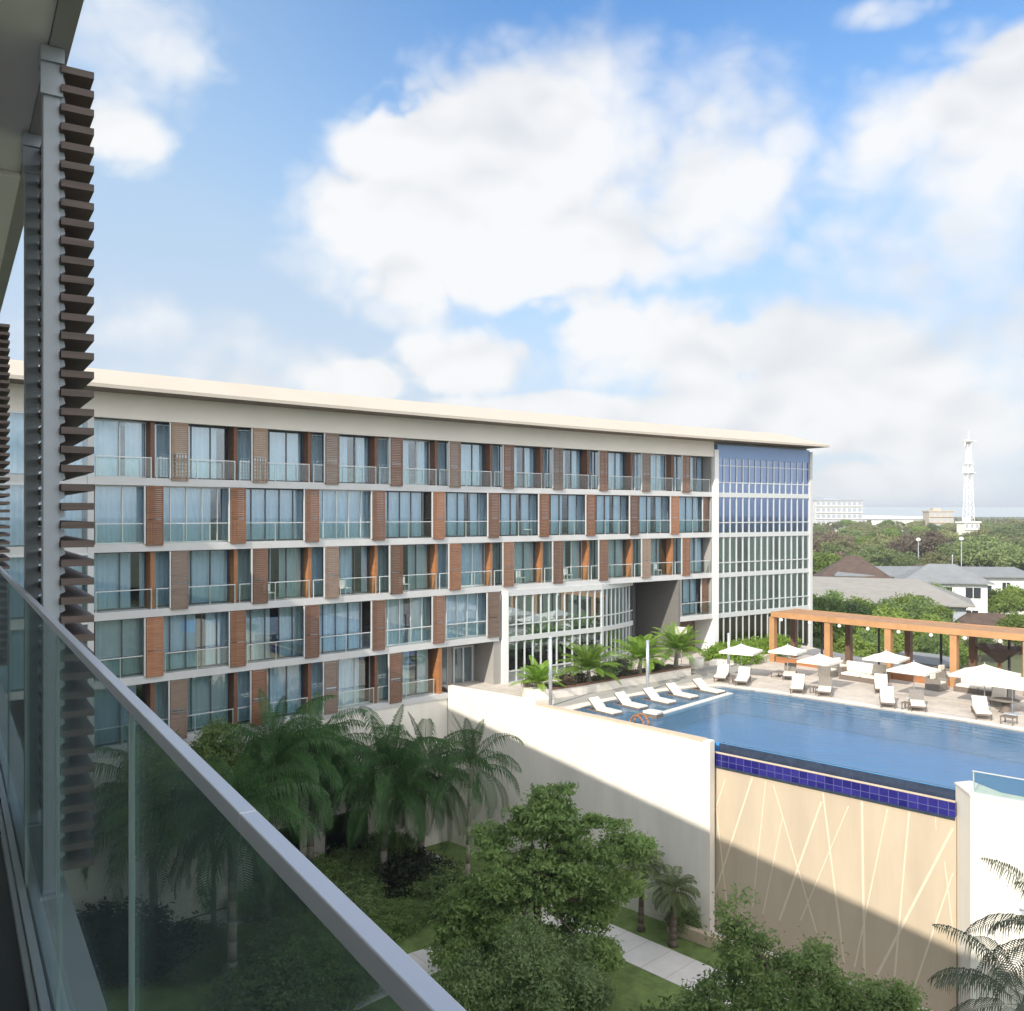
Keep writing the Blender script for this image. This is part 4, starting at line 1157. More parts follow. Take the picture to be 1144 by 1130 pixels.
parasol(828, 727, -9.75, 1.22, 'cream square parasol beside the pole at the grass bank, leftmost of all', rzp + .3)
parasol(880, 727, -9.75, 1.04, 'cream parasol under the left end of the pergola, second from the left', rzp + .2)
parasol(916, 738, -9.75, 1.10, 'cream parasol left of the white daybed, overlapping its left neighbour', rzp + .1)
parasol(990, 735, -9.75, 1.18, 'cream parasol in front of the middle pergola post, behind a lower one', rzp + .15)
parasol(1021, 748, -9.85, 1.22, 'cream parasol above the middle loungers, in front of a higher one', rzp + .05)
parasol(1100, 753, -9.75, 1.60, 'large cream parasol over the right daybed', rzp + .1)
parasol(1131, 763, -9.85, 1.35, 'cream parasol overlapping the right side of the large one, at the frame edge', rzp)

def daybed(u, v, Lx, label):
    t = thing('daybed', label, 'sofa', ground_pt(u, v, DZ), rzp)
    mb = MB(); mb.box((0, .45, .16), (Lx, 1.15, .32)); mb.box((0, 1.06, .50), (Lx, .10, .78)); mb.build('base', 'wicker', t, bevel=.02)
    for s in (-1, 1):
        mb = MB(); mb.box((s * Lx / 2 - s * .06, .55, .55), (.12, .95, .45)); mb.build('arm', 'wicker', t, bevel=.02)
        mb = MB(); mb.box((s * (Lx / 4 - .05), .40, .41), (Lx / 2 - .16, .95, .17)); mb.build('seat_cushion', 'cushion', t, bevel=.04)
    mb = MB(); mb.box((0, .90, .86), (Lx - .12, .24, .72), 0); mb.build('back_cushion', 'cushion', t, bevel=.06)
daybed(961, 762, 3.1, 'white cushioned wicker daybed between the left parasols and the middle pergola post')
daybed(1093, 776, 3.1, 'white cushioned wicker daybed under the large right parasol')

def armchair(u, v, rz, label):
    t = thing('wicker_armchair', label, 'armchair', ground_pt(u, v, DZ), rz, 'cube wicker armchairs on the pool deck')
    mb = MB(); mb.box((0, 0, .22), (1.05, 1.0, .44)); mb.build('base', 'wicker_grey', t, bevel=.02)
    mb = MB(); mb.box((0, .43, .68), (1.05, .14, .50)); mb.build('backrest', 'wicker_grey', t, bevel=.02)
    for s in (-1, 1):
        mb = MB(); mb.box((s * .46, -.06, .60), (.13, .88, .34)); mb.build('arm', 'wicker_grey', t, bevel=.02)
    mb = MB(); mb.box((0, -.05, .52), (.76, .84, .15)); mb.build('seat_cushion', 'cushion', t, bevel=.05)
    mb = MB(); mb.box((0, .24, .86), (.55, .16, .36), 0, None); mb.build('pillow', 'cushion', t, bevel=.06)
armchair(925, 756, rzp + 1.5, 'grey wicker cube armchair left of the left daybed')
armchair(938, 751, rzp + 1.2, 'grey wicker cube armchair just behind the left daybed arm')
armchair(1046, 771, rzp + 1.5, 'grey wicker cube armchair left of the post before the right daybed')
armchair(1055, 760, rzp + 1.3, 'grey wicker armchair behind the post left of the right daybed')
armchair(1121, 781, rzp - 1.6, 'grey wicker armchair right of the right daybed')

def side_table(u, v, label, r=.24, h=.42, top='wicker'):
    t = thing('side_table', label, 'table', ground_pt(u, v, DZ), rzp, 'low tables between the loungers')
    mb = MB(); mb.box((0, 0, h), (2 * r, 2 * r, .05)); mb.build('table_top', top, t)
    for sx in (-1, 1):
        for sy in (-1, 1):
            mb = MB(); mb.box((sx * (r - .04), sy * (r - .04), h / 2 - .015), (.05, .05, h - .03)); mb.build('leg', 'wicker', t)
side_table(819, 764, 'small brown side table between the two leftmost loungers')
side_table(872, 757, 'low brown bench table left of the bare backed lounger at left', .5, .38, 'wicker_grey')
side_table(910, 775, 'small brown side table between the loungers close to the pool steps')
side_table(1013, 793, 'small brown side table between the middle pool edge loungers')
side_table(1127, 809, 'small brown side table at the pool edge by the rightmost lounger', .35, .42)
t = thing('round_table', 'round grey table with dark base among the right loungers', 'table', ground_pt(1124, 796, DZ))
mb = MB(); mb.lathe((0, 0, .70), [(.72, 0), (.75, .03), (.72, .06)], 24); mb.build('table_top', 'wicker_grey', t, True)
mb = MB(); mb.lathe((0, 0, 0), [(.42, 0), (.38, .06), (.22, .35), (.30, .69)], 16); mb.build('pedestal', 'wicker', t, True)
# white plant pot by the planter end
t = thing('plant_pot', 'round white plant pot at the right end of the long planter', 'pot', ground_pt(778, 747.5, DZ))
mb = MB(); mb.lathe((0, 0, 0), [(.46, 0), (.52, .25), (.56, .82), (.48, .83), (.46, .7)], 20); mb.build('pot', 'white_wall', t, True)
mb = MB(); mb.lathe((0, 0, .66), [(.45, 0), (.2, .05)], 16); mb.build('soil', 'soil', t)
p = at_depth(761, 69.0, DZ)
t = thing('notice_board', 'small plain white board on a thin post behind the right cycad', 'sign', p, rzp + .3)
mb = MB(); mb.box((0, 0, 2.75), (.95, .05, .55)); mb.build('board', 'white_wall', t); mb = MB(); mb.tube((0, .05, 0), (0, .05, 2.9), .03, .03, 8); mb.build('post', 'steel', t)

# ================================================================== pergola
pg = thing('pergola', 'long orange timber pergola along the back of the pool deck', 'pergola', (26.9, 63.9, DZ))
PF = [Vector((20.8, 71.3)), Vector((23.9, 67.6)), Vector((26.9, 63.9)), Vector((30.0, 60.7)), Vector((33.2, 57.6)), Vector((36.5, 54.7))]
pw = Vector((.76, .65)) * 3.0
angp = math.atan2(-.76, .65)
def pbox(mb, a, b, o0, o1, z0, z1, key=None):
    q = [a - pw.normalized() * -o0, b + pw.normalized() * o0, b + pw.normalized() * o1, a + pw.normalized() * o1]
    q[0] = a + pw.normalized() * o0
    ar = (q[1] - q[0]).cross(q[3] - q[0])
    if ar < 0: q = q[::-1]
    mb.hexa([(p.x, p.y, z0) for p in q] + [(p.x, p.y, z1) for p in q], key)
for i, p in enumerate(PF):
    mb = MB(); mb.box((p.x, p.y, (DZ - 8.16) / 2), (.46, .46, -8.14 - DZ), angp); part(mb, 'post', 'pergola', pg, bevel=.02)
    b = p + pw; mb = MB(); mb.box((b.x, b.y, (DZ - 8.16) / 2), (.42, .42, -8.14 - DZ), angp); part(mb, 'post', 'pergola_dark', pg)  # rear posts get a darker colour than the front ones
for i in range(len(PF) - 1):
    a, b = PF[i], PF[i + 1]
    mb = MB(); pbox(mb, a, b, -.32, -.10, -8.13, -7.70); part(mb, 'front_beam', 'pergola', pg)
    mb = MB(); pbox(mb, a, b, 2.9, 3.12, -8.13, -7.70); part(mb, 'rear_beam', 'pergola', pg)
    mb = MB()
    n = 26
    for k in range(n):
        p = a.lerp(b, (k + .5) / n); h = (b - a) / n * .40
        pbox(mb, p - h, p + h, -.09, 2.89, -7.88, -7.73)
    part(mb, 'roof_slats', 'pergola', pg)
    m_ = a.lerp(b, .5) + pw * 1.05
    mb = MB(); mb.tube((m_.x, m_.y, DZ), (m_.x, m_.y, -8.1), .09, .09, 8); part(mb, 'thin_post', 'black', pg)
for a, b in ((PF[0], PF[1]), (PF[2], PF[3])):
    mb = MB(); pbox(mb, a.lerp(b, .07), a.lerp(b, .93), -.15, .15, DZ, DZ + .42); part(mb, 'plinth', 'timber', pg)
for u in (875, 907, 940, 972, 1006, 1042.5, 1080, 1120):
    # lamps hang below the front beam
    for i in range(len(PF) - 1):
        a, b = PF[i], PF[i + 1]; ua, ub = 572 + FOC * a.x / a.y, 572 + FOC * b.x / b.y
        if ua <= u <= ub:
            q = a.lerp(b, (u - ua) / (ub - ua)) - pw.normalized() * .21
            mb = MB(); mb.lathe((q.x, q.y, -8.46), [(.04, .04), (.11, .08), (.14, .16), (.11, .24), (.05, .30)], 12); part(mb, 'globe_lamp', 'lamp', pg, True)
# small white chairs on the balconies
chair = None
for (s_, zf, labc) in ((9.6, -4.91, 'white chair on the third row of balconies from the top, leftmost of the chairs'), (14.6, -4.91, 'white balcony chair third row, behind the second rail from the leftmost chair'),
                       (18.9, -4.91, 'white balcony chair on the third row above the orange ended ground rooms'), (28.6, -4.91, 'white balcony chair directly above the left end of the curved glazing'),
                       (33.1, -4.91, 'white balcony chair above the middle of the curved glazing'), (42.6, -4.91, 'white balcony chair on the third row nearest the white column'),
                       (29.2, -1.51, 'white balcony chair on the second row, alone there')):
    x, y = F(s_, -.42); rzc = fang(s_) + .25
    if chair is None:
        chair = thing('balcony_chair', labc, 'chair', (x, y, zf), rzc, 'white chairs on the hotel balconies')
        mb = MB(); mb.box((0, 0, .44), (.5, .48, .05)); mb.build('seat', 'fin_white', chair)
        mb = MB(); mb.box((0, .23, .70), (.5, .04, .42)); mb.build('backrest', 'fin_white', chair)
        for sx in (-.22, .22):
            for sy in (-.21, .21):
                mb = MB(); mb.tube((sx, sy, 0), (sx, sy, .42), .018, .018, 6); mb.build('leg', 'alu', chair)
    else: dup(chair, (x, y, zf), rzc, labc)
# dark funnel-shaped shade
p = at_depth(1117, 62, DZ)
t = thing('funnel_shade', 'dark brown ragged funnel-shaped shade on a timber post behind the right parasols', 'shade', p)
mb = MB(); n = 28; prof = [(.18, 1.45), (.55, 1.75), (1.05, 2.15), (1.5, 2.55)]
ring = []
for q, (r, z) in enumerate(prof):
    row = []
    for i in range(n):
        a = 2 * PI * i / n; k = 1 + (.16 * rnd.uniform(-1, 1) if q == 3 else 0); row.append((r * k * math.cos(a), r * k * math.sin(a), z + (.10 * rnd.uniform(-1, 1) if q == 3 else 0)))
    ring.append(row)
for q in range(3):
    for i in range(n): mb.quad([ring[q][i], ring[q][(i + 1) % n], ring[q + 1][(i + 1) % n], ring[q + 1][i]])
mb.quad(ring[0][::-1])
mb.build('shade_cone', 'thatch', t)
mb = MB(); mb.tube((0, 0, 0), (0, 0, 2.2), .13, .11, 10); mb.build('post', 'timber', t, True)
#@@PART4


# ================================================================== garden in the court
mb = MB(); mb.quad([(-5000, -5000, GZ - .02), (5000, -5000, GZ - .02), (5000, 6000, GZ - .02), (-5000, 6000, GZ - .02)]); struct(mb.build('ground', 'earth'))
mb = MB(); mb.sheet([(-40, 10), (40, 10), (40, 34), (19, 39.5), (10.2, 46.6), tuple(W0), (-28, 45), (-40, 30)], GZ); struct(mb.build('lawn', 'lawn'))
def ribbon(pts, w, z, key, name):
    mb = MB()
    pts = [Vector(p) for p in pts]; Lr = []
    for i, p in enumerate(pts):
        a, b = pts[max(0, i - 1)], pts[min(len(pts) - 1, i + 1)]; t = (b - a).normalized(); nn = Vector((-t.y, t.x)) * w / 2; Lr.append((p + nn, p - nn))
    for i in range(len(pts) - 1):
        q = [Lr[i][1], Lr[i + 1][1], Lr[i + 1][0], Lr[i][0]]
        mb.hexa([(p.x, p.y, z - .05) for p in q] + [(p.x, p.y, z) for p in q], key)
    for i in range(len(pts) - 1):
        n_ = max(1, int((pts[i + 1] - pts[i]).length / 1.2))
        for k_ in range(n_):
            c0 = Lr[i][0].lerp(Lr[i + 1][0], k_ / n_); c1_ = Lr[i][1].lerp(Lr[i + 1][1], k_ / n_); tt = (pts[i + 1] - pts[i]).normalized() * .012
            mb.quad([(c1_.x - tt.x, c1_.y - tt.y, z + .004), (c1_.x + tt.x, c1_.y + tt.y, z + .004), (c0.x + tt.x, c0.y + tt.y, z + .004), (c0.x - tt.x, c0.y - tt.y, z + .004)], 'deck_grey')
    return mb.build(name, key)
pa, pb = xy(684, 1050, GZ), xy(788, 1096, GZ); pdv = (pb - pa).normalized()
struct(ribbon([pa - pdv * 5, pa - pdv * 2, pa, pb, pb + pdv * 8], 2.5, GZ + .03, 'path', 'garden_path'))
struct(ribbon([(-12.5, 35.0), (-9, 38.2), (-6.4, 40.8), (-4.2, 43.0), (-2.2, 44.3), (0.2, 44.6), (2.2, 44.2)], 2.3, GZ + .022, 'path', 'side_path'))
struct(ribbon([F(s, 1.3) for s in (-10, -2, 4, 10, 16, 20)], 2.2, GZ + .016, 'path', 'foundation_path'))

big = palm_crown(21, 36, 4.8, 76, -34, 1.6, 44, 1.1, .072, .85, 2)
big_me = big.mesh('palm_crown', 'frond')
big2_me = palm_crown(23, 34, 4.6, 74, -36, 1.65, 42, 1.1, .072, .9, 1).mesh('palm_crown_full', 'frond')
sparse_me = palm_crown(25, 14, 3.7, 62, -25, 1.8, 36, .85, .06, .8, 3).mesh('palm_crown_sparse', 'frond')
pale_me = palm_crown(26, 5, 2.6, 84, 62, .6, 26, .45, .04, .3, 0).mesh('palm_spears', 'frond_pale')
small_me = palm_crown(27, 28, 1.35, 78, -25, 1.4, 26, .5, .05, .5).mesh('palm_crown_small', 'frond_pale')
near_me = palm_crown(29, 16, 3.0, 68, -5, 1.25, 40, .75, .045, .8).mesh('palm_crown_near', 'frond_grey')
palm(ground_pt(428, 1000, GZ), 6.7, (.2, .1), big_me, 'palm_trunk', 'feathery palm in the middle of the court before the dark round bush', r=.19, shaft=True)
palm(ground_pt(259, 1096, GZ), 7.4, (0, .2), big2_me, 'palm_trunk', 'tall palm seen partly through the glass balustrade, its pale trunk upright beside the path', r=.19, rz=1.0, shaft=True)
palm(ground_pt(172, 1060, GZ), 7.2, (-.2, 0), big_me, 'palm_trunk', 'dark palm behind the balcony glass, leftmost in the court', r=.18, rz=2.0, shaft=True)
palm(ground_pt(346, 1002, GZ), 7.6, (.2, .3), big2_me, 'palm_trunk', 'palm close to the hotel wall left of the middle palm', r=.18, rz=3.1, shaft=True)
palm(ground_pt(300, 1030, GZ), 8.3, (.2, .3), big_me, 'palm_trunk', 'palm against the hotel rooms above the middle of the handrail', r=.18, rz=4.4, shaft=True)
palm(ground_pt(470, 985, GZ), 6.3, (.2, .3), big2_me, 'palm_trunk', 'palm right of the middle palm, close to the corner of the tall white wall', r=.18, rz=5.2, shaft=True)
sp = palm(at_depth(522, 47.5, GZ), 8.0, (.2, .0), sparse_me, 'palm_trunk', 'slender sparse palm with pale upright new leaves before the tall white wall', r=.11, rz=.6)
o = bpy.data.objects.new('new_leaves', pale_me); COL.objects.link(o); o.parent = sp; o.location = (.2, 0, 8.1)
palm(ground_pt(752, 1057, GZ), 2.7, (.05, 0), small_me, 'trunk', 'small stout palm on the lawn at the foot of the tall white wall', r=.16)
palm(ground_pt(716, 1040, GZ), 3.4, (.1, 0), small_me, 'trunk', 'small palm half hidden behind the big leafy tree', r=.13, rz=1.2)
palm(at_depth(1152, 26.5, GZ), 6.9, (-.2, .1), near_me, 'palm_trunk', 'near palm with long grey green fronds at the lower right corner', r=.16, rz=.4)
palm(at_depth(1205, 26, GZ), 9.0, (-.2, 0), near_me, 'palm_trunk', 'taller palm reaching in from the right edge before the white wall', r=.15, rz=2.6)

def ragged(seed, core, n, r0, r1):
    g = random.Random(seed); out = list(core)
    for _ in range(n):
        l = g.choice(core); th = g.uniform(0, 6.28); cz = g.uniform(-.5, .95); sr = math.sqrt(1 - cz * cz); k = g.uniform(.85, 1.25); r = g.uniform(r0, r1)
        out.append((l[0] + l[3] * k * sr * math.cos(th), l[1] + l[4] * k * sr * math.sin(th), l[2] + l[5] * k * cz, r, r, r * g.uniform(.6, .95)))
    return out
core1 = [(0, 0, 5.0, 1.7, 1.7, 1.5), (-2.6, .4, 4.0, 1.1, 1.3, .9), (-3.7, .2, 2.8, .9, 1.0, .8), (-2.8, -.8, 1.9, 1.2, 1.2, .8), (2.2, -.8, 2.0, 1.2, 1.2, .8), (2.4, -.3, 5.6, 1.0, 1.2, .9), (3.7, 0, 6.3, .8, .8, .6), (.9, -.4, 8.0, .9, 1.0, .8), (-.4, .2, 7.4, 1.0, 1.0, .8), (-2.0, .2, 6.2, .9, 1.0, .8), (2.3, .2, 3.3, 1.1, 1.2, .8), (3.4, -.2, 4.4, .8, .9, .6), (-.8, -1.2, 2.7, 1.4, 1.2, .8), (1.4, .1, 6.8, .9, .9, .7), (-1.4, -.8, 5.0, 1.0, 1.0, .8)]
lobes1 = ragged(4, core1, 46, .28, .75) + [(2.6, 0, 7.6, .45, .45, .4), (3.6, 0, 7.4, .35, .35, .3), (4.5, 0, 6.4, .4, .4, .3), (1.4, 0, 9.1, .4, .4, .35), (.3, 0, 9.0, .35, .35, .4), (4.4, 0, 5.0, .4, .4, .3)]
c1 = crown(61, lobes1, 1250, 48, .125, .40, .4).mesh('tree_crown', 'leaf')
broad_tree(at_depth(600, 40.5, GZ), 10, core1, c1, 'big leafy green tree in the middle of the lower garden, before the tall white wall', r=.2)
core2 = [(0, 0, 3.2, 1.9, 1.9, 1.4), (-1.9, 0, 2.5, 1.2, 1.2, 1.1), (1.9, .2, 2.6, 1.2, 1.2, 1.0), (.4, -.6, 1.5, 1.9, 1.7, 1.0)]
lobes2 = ragged(5, core2, 22, .35, .8)
c2 = crown(62, lobes2, 560, 60, .09, .42).mesh('tree_crown_low', 'leaf_mid')
broad_tree(at_depth(592, 35.5, GZ), 5, core2, c2, 'low spreading pale green tree at the bottom edge, before the big leafy tree', r=.13)
core3 = [(0, 0, 5.0, 1.6, 1.5, .9), (-2.2, .2, 4.6, 1.1, 1.1, .9), (2.2, 0, 4.4, 1.2, 1.1, .7), (-1.5, .2, 6.0, .7, .7, .7), (.5, .1, 5.9, .8, .8, .5), (3.6, 0, 3.8, .8, .8, .5), (.2, -.5, 3.6, 2.0, 1.6, .9), (-2.9, -.2, 3.3, 1.0, 1.0, .8)]
lobes3 = ragged(6, core3, 26, .3, .7) + [(-2.1, .1, 6.9, .45, .45, .35), (-2.5, .1, 7.5, .35, .35, .3), (-1.9, .1, 7.9, .25, .25, .2)]
c3 = crown(63, lobes3, 600, 56, .09, .38).mesh('tree_crown_open', 'leaf')
broad_tree(at_depth(893, 31.5, GZ), 7, core3 + [(-2.3, .1, 7.4, .3, .3, .3)], c3, 'open branched green tree at the bottom right, before the waterfall wall', r=.16)
# leafy tree against the hotel at the left, seen over the handrail
lobes4 = [(0, 0, 8.6, 1.6, 1.6, 1.7), (-1.0, .3, 7.2, 1.4, 1.4, 1.4), (.9, 0, 7.3, 1.3, 1.3, 1.3), (.1, .2, 10.2, .8, .8, 1.0)]
c4 = crown(64, lobes4, 300, 50, .10, .5).mesh('tree_crown_slim', 'leaf')
broad_tree(at_depth(238, 44.5, GZ), 10.5, lobes4, c4, 'slim leafy tree against the lowest hotel windows, just above the handrail', r=.12)
broad_tree(at_depth(170, 42.5, GZ), 10.5, lobes4, c4, 'slim leafy tree by the hotel, left and lower, half behind the balustrade', r=.12, rz=2)
# shrubs
mid_bush = crown(70, [(0, 0, 1.2, 1.6, 1.5, 1.2), (1.0, .2, 1.0, 1.2, 1.2, 1.0), (-1.0, 0, .9, 1.1, 1.1, .9)], 330, 46, .085, .42)
bush = {k: mid_bush.mesh('bush_foliage', k) for k in ('leaf_dark', 'leaf_mid', 'leaf')}
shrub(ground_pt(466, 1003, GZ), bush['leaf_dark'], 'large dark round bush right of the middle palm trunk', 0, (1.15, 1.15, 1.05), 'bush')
shrub(ground_pt(445, 1035, GZ), bush['leaf'], 'low bright ground-hugging bush at the lawn edge below the dark round bush', 1, (1.25, 1.0, .45), 'bush')
shrub(ground_pt(395, 1015, GZ), bush['leaf_mid'], 'mid green bush left of the middle palm trunk', 2, (1.2, 1.2, .7), 'bush')
shrub(at_depth(385, 51.0, GZ), bush['leaf_mid'], 'bush under the dark base window left of the middle palm', 2.1, (1.3, 1.0, .9), 'bush')
shrub(at_depth(340, 49.0, GZ), bush['leaf'], 'leafy bush at the hotel base just above the handrail', .8, (1.4, 1.1, 1.1), 'bush')
shrub(at_depth(432, 53.0, GZ), bush['leaf_mid'], 'bush behind the middle palm trunk at the hotel base', 1.1, (1.2, 1.0, 1.1), 'bush')
shrub(ground_pt(498, 1015, GZ), bush['leaf_mid'], 'mid green bush between the dark bush and the big tree', 2.6, (1.1, 1.1, .9), 'bush')
shrub(ground_pt(772, 1040, GZ), bush['leaf_mid'], 'small green bush right of the small stout palm at the wall', .5, (.7, .6, .65), 'bush')
shrub(ground_pt(330, 1060, GZ), bush['leaf_mid'], 'low bush behind the balcony glass right of the pale palm trunk', 1.5, (1.3, 1.3, .5), 'bush')
shrub(ground_pt(300, 1020, GZ), bush['leaf_mid'], 'green bush by the foundation path behind the balcony glass', .3, (1.0, 1.0, .6), 'bush')
shrub(ground_pt(215, 1075, GZ), bush['leaf'], 'leafy bush between the two palm trunks behind the balcony glass', 2.2, (1.3, 1.3, .6), 'bush')
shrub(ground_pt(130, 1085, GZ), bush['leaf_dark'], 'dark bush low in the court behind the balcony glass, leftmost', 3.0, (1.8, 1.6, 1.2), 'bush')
shrub(ground_pt(385, 1118, GZ), bush['leaf'], 'leafy bush by the side path behind the corner of the glass', 1.0, (1.1, 1.1, 1.0), 'bush')
shrub(ground_pt(300, 1150, GZ), bush['leaf_mid'], 'green bush in the foreground of the court behind the glass', 1.7, (1.6, 1.5, 1.0), 'bush')
shrub(ground_pt(560, 1030, GZ), bush['leaf_mid'], 'bush behind the big leafy tree at the wall foot', 1.2, (1.3, 1.2, 1.1), 'bush')
shrub(at_depth(760, 33.0, GZ), bush['leaf'], 'bush below the open branched tree at the bottom edge', 1.2, (1.4, 1.3, 1.3), 'bush')
shrub(at_depth(960, 31.0, GZ), bush['leaf_mid'], 'bush below the open branched tree near the corner palm', .2, (1.8, 1.5, 1.9), 'bush')

# ================================================================== our own wing: balcony, railing, screens
BD = Vector((-.534, .845)).normalized(); BN = Vector((BD.y, -BD.x))
def B(t, o, z=None):
    p = BD * t + BN * o
    return (p.x, p.y) if z is None else Vector((p.x, p.y, z))
def bbox(mb, t0, t1, o0, o1, z0, z1, key=None):
    q = [B(t0, o1), B(t0, o0), B(t1, o0), B(t1, o1)]
    ar = (Vector(q[1]) - Vector(q[0])).cross(Vector(q[2]) - Vector(q[0]))
    if ar < 0: q = q[::-1]
    mb.hexa([(*p, z0) for p in q] + [(*p, z1) for p in q], key)
own = thing('balcony_wing', 'near wing whose grey balcony soffit and dark floor frame the left edge of the view', 'building', (*B(4, -1), GZ))
FL, CLG = -1.46, 1.78
T0, T1 = -22, 45
mb = MB(); bbox(mb, T0, T1, -1.7, .225, FL - .25, FL); part(mb, 'balcony_floor', 'floor_dark', own)
mb = MB(); bbox(mb, T0, T1, .228, .40, FL - .27, FL + .005); part(mb, 'slab_edge', 'concrete', own)
mb = MB(); bbox(mb, T0, 5.3, -1.7, .325, CLG, CLG + .3); part(mb, 'soffit', 'soffit', own)
mb = MB(); bbox(mb, 5.305, T1, -1.7, .325, CLG - .03, CLG + .3); part(mb, 'soffit', 'soffit', own)
mb = MB(); bbox(mb, T0, T1, .328, .40, CLG - .012, CLG + .42); part(mb, 'edge_beam', 'soffit_edge', own)
mb = MB(); bbox(mb, T0, T1, -2.0, -1.72, FL - .2, CLG + .3); part(mb, 'room_wall', 'white_wall', own)
mb = MB(); bbox(mb, T0, T1, -14, -.2, CLG + .44, 5.3); part(mb, 'upper_storey', 'white_wall', own)
mb = MB(); bbox(mb, T0 - 1, T1 + 1, -15, .35, 5.4, 6.45); part(mb, 'roof', 'cream', own)
mb = MB(); bbox(mb, T0, T1, -14, -.25, GZ, FL - .28); part(mb, 'lower_storeys', 'white_wall', own)
for k in range(1, 6):
    mb = MB(); bbox(mb, T0, T1, -.24, .38, FL - 3.4 * k - .27, FL - 3.4 * k); part(mb, 'floor_slab', 'concrete', own)

rail = thing('balcony_railing', 'near frameless glass balustrade with a slim silver handrail running down to the right', 'railing', (*B(1.5, .25), FL))
HZ = -.300
mb = MB(); bbox(mb, -1.5, .905, .2485, .2665, HZ - .020, HZ); part(mb, 'handrail', 'rail_alu', rail, bevel=.0012)
mb = MB(); bbox(mb, .9065, 12, .2485, .2665, HZ - .020, HZ); part(mb, 'handrail', 'rail_alu', rail, bevel=.0012)
cuts = [-1.0, .11, 1.58, 2.73, 3.88, 5.03, 6.18, 7.33, 8.48, 9.63, 12]
for a, b in zip(cuts, cuts[1:]):
    mb = MB(); bbox(mb, a + .006, b - .006, .254, .2615, FL - .02, HZ - .021); part(mb, 'glass_panel', 'glass_near', rail)
    mb = MB(); bbox(mb, a - .0052, a + .0052, .2538, .2617, FL + .02, HZ - .022); part(mb, 'glass_edge', 'glass_edge', rail)
mb = MB(); bbox(mb, -1.5, 12, .228, .2525, FL + .006, FL + .05); part(mb, 'base_channel', 'channel', rail)
mb = MB(); bbox(mb, -1.5, 12, .263, .290, FL + .006, FL + .045); part(mb, 'base_channel', 'channel', rail)
mb = MB(); bbox(mb, -1.5, 12, .207, .2245, FL + .001, FL + .03); part(mb, 'floor_strip', 'channel', rail)

def screen(t0, label, nsl=43):
    s = thing('louvre_screen', label, 'screen', B(t0, .33, FL), 0, 'timber louvre screens on the balcony edge')
    t1 = t0 + .92
    for tt in (t0, t1):
        mb = MB(); bbox(mb, tt - .03, tt + .03, .308, .366, FL + .02, CLG - .07); part(mb, 'post', 'steel', s, bevel=.004)
        mb = MB(); bbox(mb, tt - .06, tt + .05, .300, .380, CLG - .07, CLG - .014); bbox(mb, tt - .045, tt - .031, .30, .376, CLG - .19, CLG - .071); part(mb, 'top_bracket', 'steel', s)
        mb = MB(); bbox(mb, tt - .055, tt + .055, .295, .378, FL + .006, FL + .02); part(mb, 'foot_plate', 'steel', s)
    mb = MB()
    for k in range(nsl):
        z = CLG - .075 - k * .0722
        bbox(mb, t0 - .06, t1 + .06, .368, .482, z - .026, z)
    part(mb, 'timber_slats', 'slat_brown', s)
    for tt in (t0, t1):
        # saw-toothed fixing strip between post and slats: one extruded outline
        prof = [(.3665, FL + .05), (.3665, CLG - .08)]
        for k in range(nsl):
            z = CLG - .075 - k * .0722
            prof += [(.3668, z - .027), (.382, z - .030), (.386, z - .052), (.3668, z - .062)]
        mb = MB(); b = len(prof)
        mb.v = [tuple(B(tt - .02, o_, z_)) for o_, z_ in prof] + [tuple(B(tt + .02, o_, z_)) for o_, z_ in prof]
        mb.f = [tuple(range(b)), tuple(range(2 * b - 1, b - 1, -1))] + [(q, q + b, (q + 1) % b + b, (q + 1) % b) for q in range(b)]; mb.mi = [0] * len(mb.f)
        part(mb, 'fixing_strip', 'steel', s)
    return s
screen(3.84, 'brown timber louvre screen on grey posts at the balcony edge, near and full height')
screen(9.25, 'farther brown louvre screen cut by the left edge of the frame')
p = B(3.66, .45, FL + .04)
#@@PART5

# ================================================================== land and buildings beyond
def land_z(x, y):
    p = (x + y) / 1.41421
    t = max(0, min(1, (p - 130) / 420)); t = t * t * (3 - 2 * t)
    return -16.3 + 5.2 * t + .5 * math.sin(x * .021 + 1) * math.sin(y * .017) * min(1, p / 300)
mb = MB(); ps = [70, 80, 95, 115, 140, 170, 205, 250, 300, 360, 430, 520, 640, 800, 1100, 1600, 2500, 4500]; nq = 40
for p in ps:
    for j in range(nq + 1):
        q = (-1 + 2 * j / nq); q = math.copysign(abs(q) ** 1.6, q) * max(420, p * 1.2)
        x, y = (p + q) / 1.41421, (p - q) / 1.41421
        mb.v.append((x, y, land_z(x, y)))
for i in range(len(ps) - 1):
    for j in range(nq):
        a = i * (nq + 1) + j; mb.f.append((a, a + 1, a + nq + 2, a + nq + 1)); mb.mi.append(0)
me_o = mb.build('hillside', 'earth', smooth=True); struct(me_o)
if me_o.data.polygons[0].normal.z < 0: me_o.data.flip_normals()
mb = MB(); mb.sheet([(36, 64), (60, 43), (95, 62), (62, 92)], -16.2); struct(mb.build('dry_lawn', 'field'))

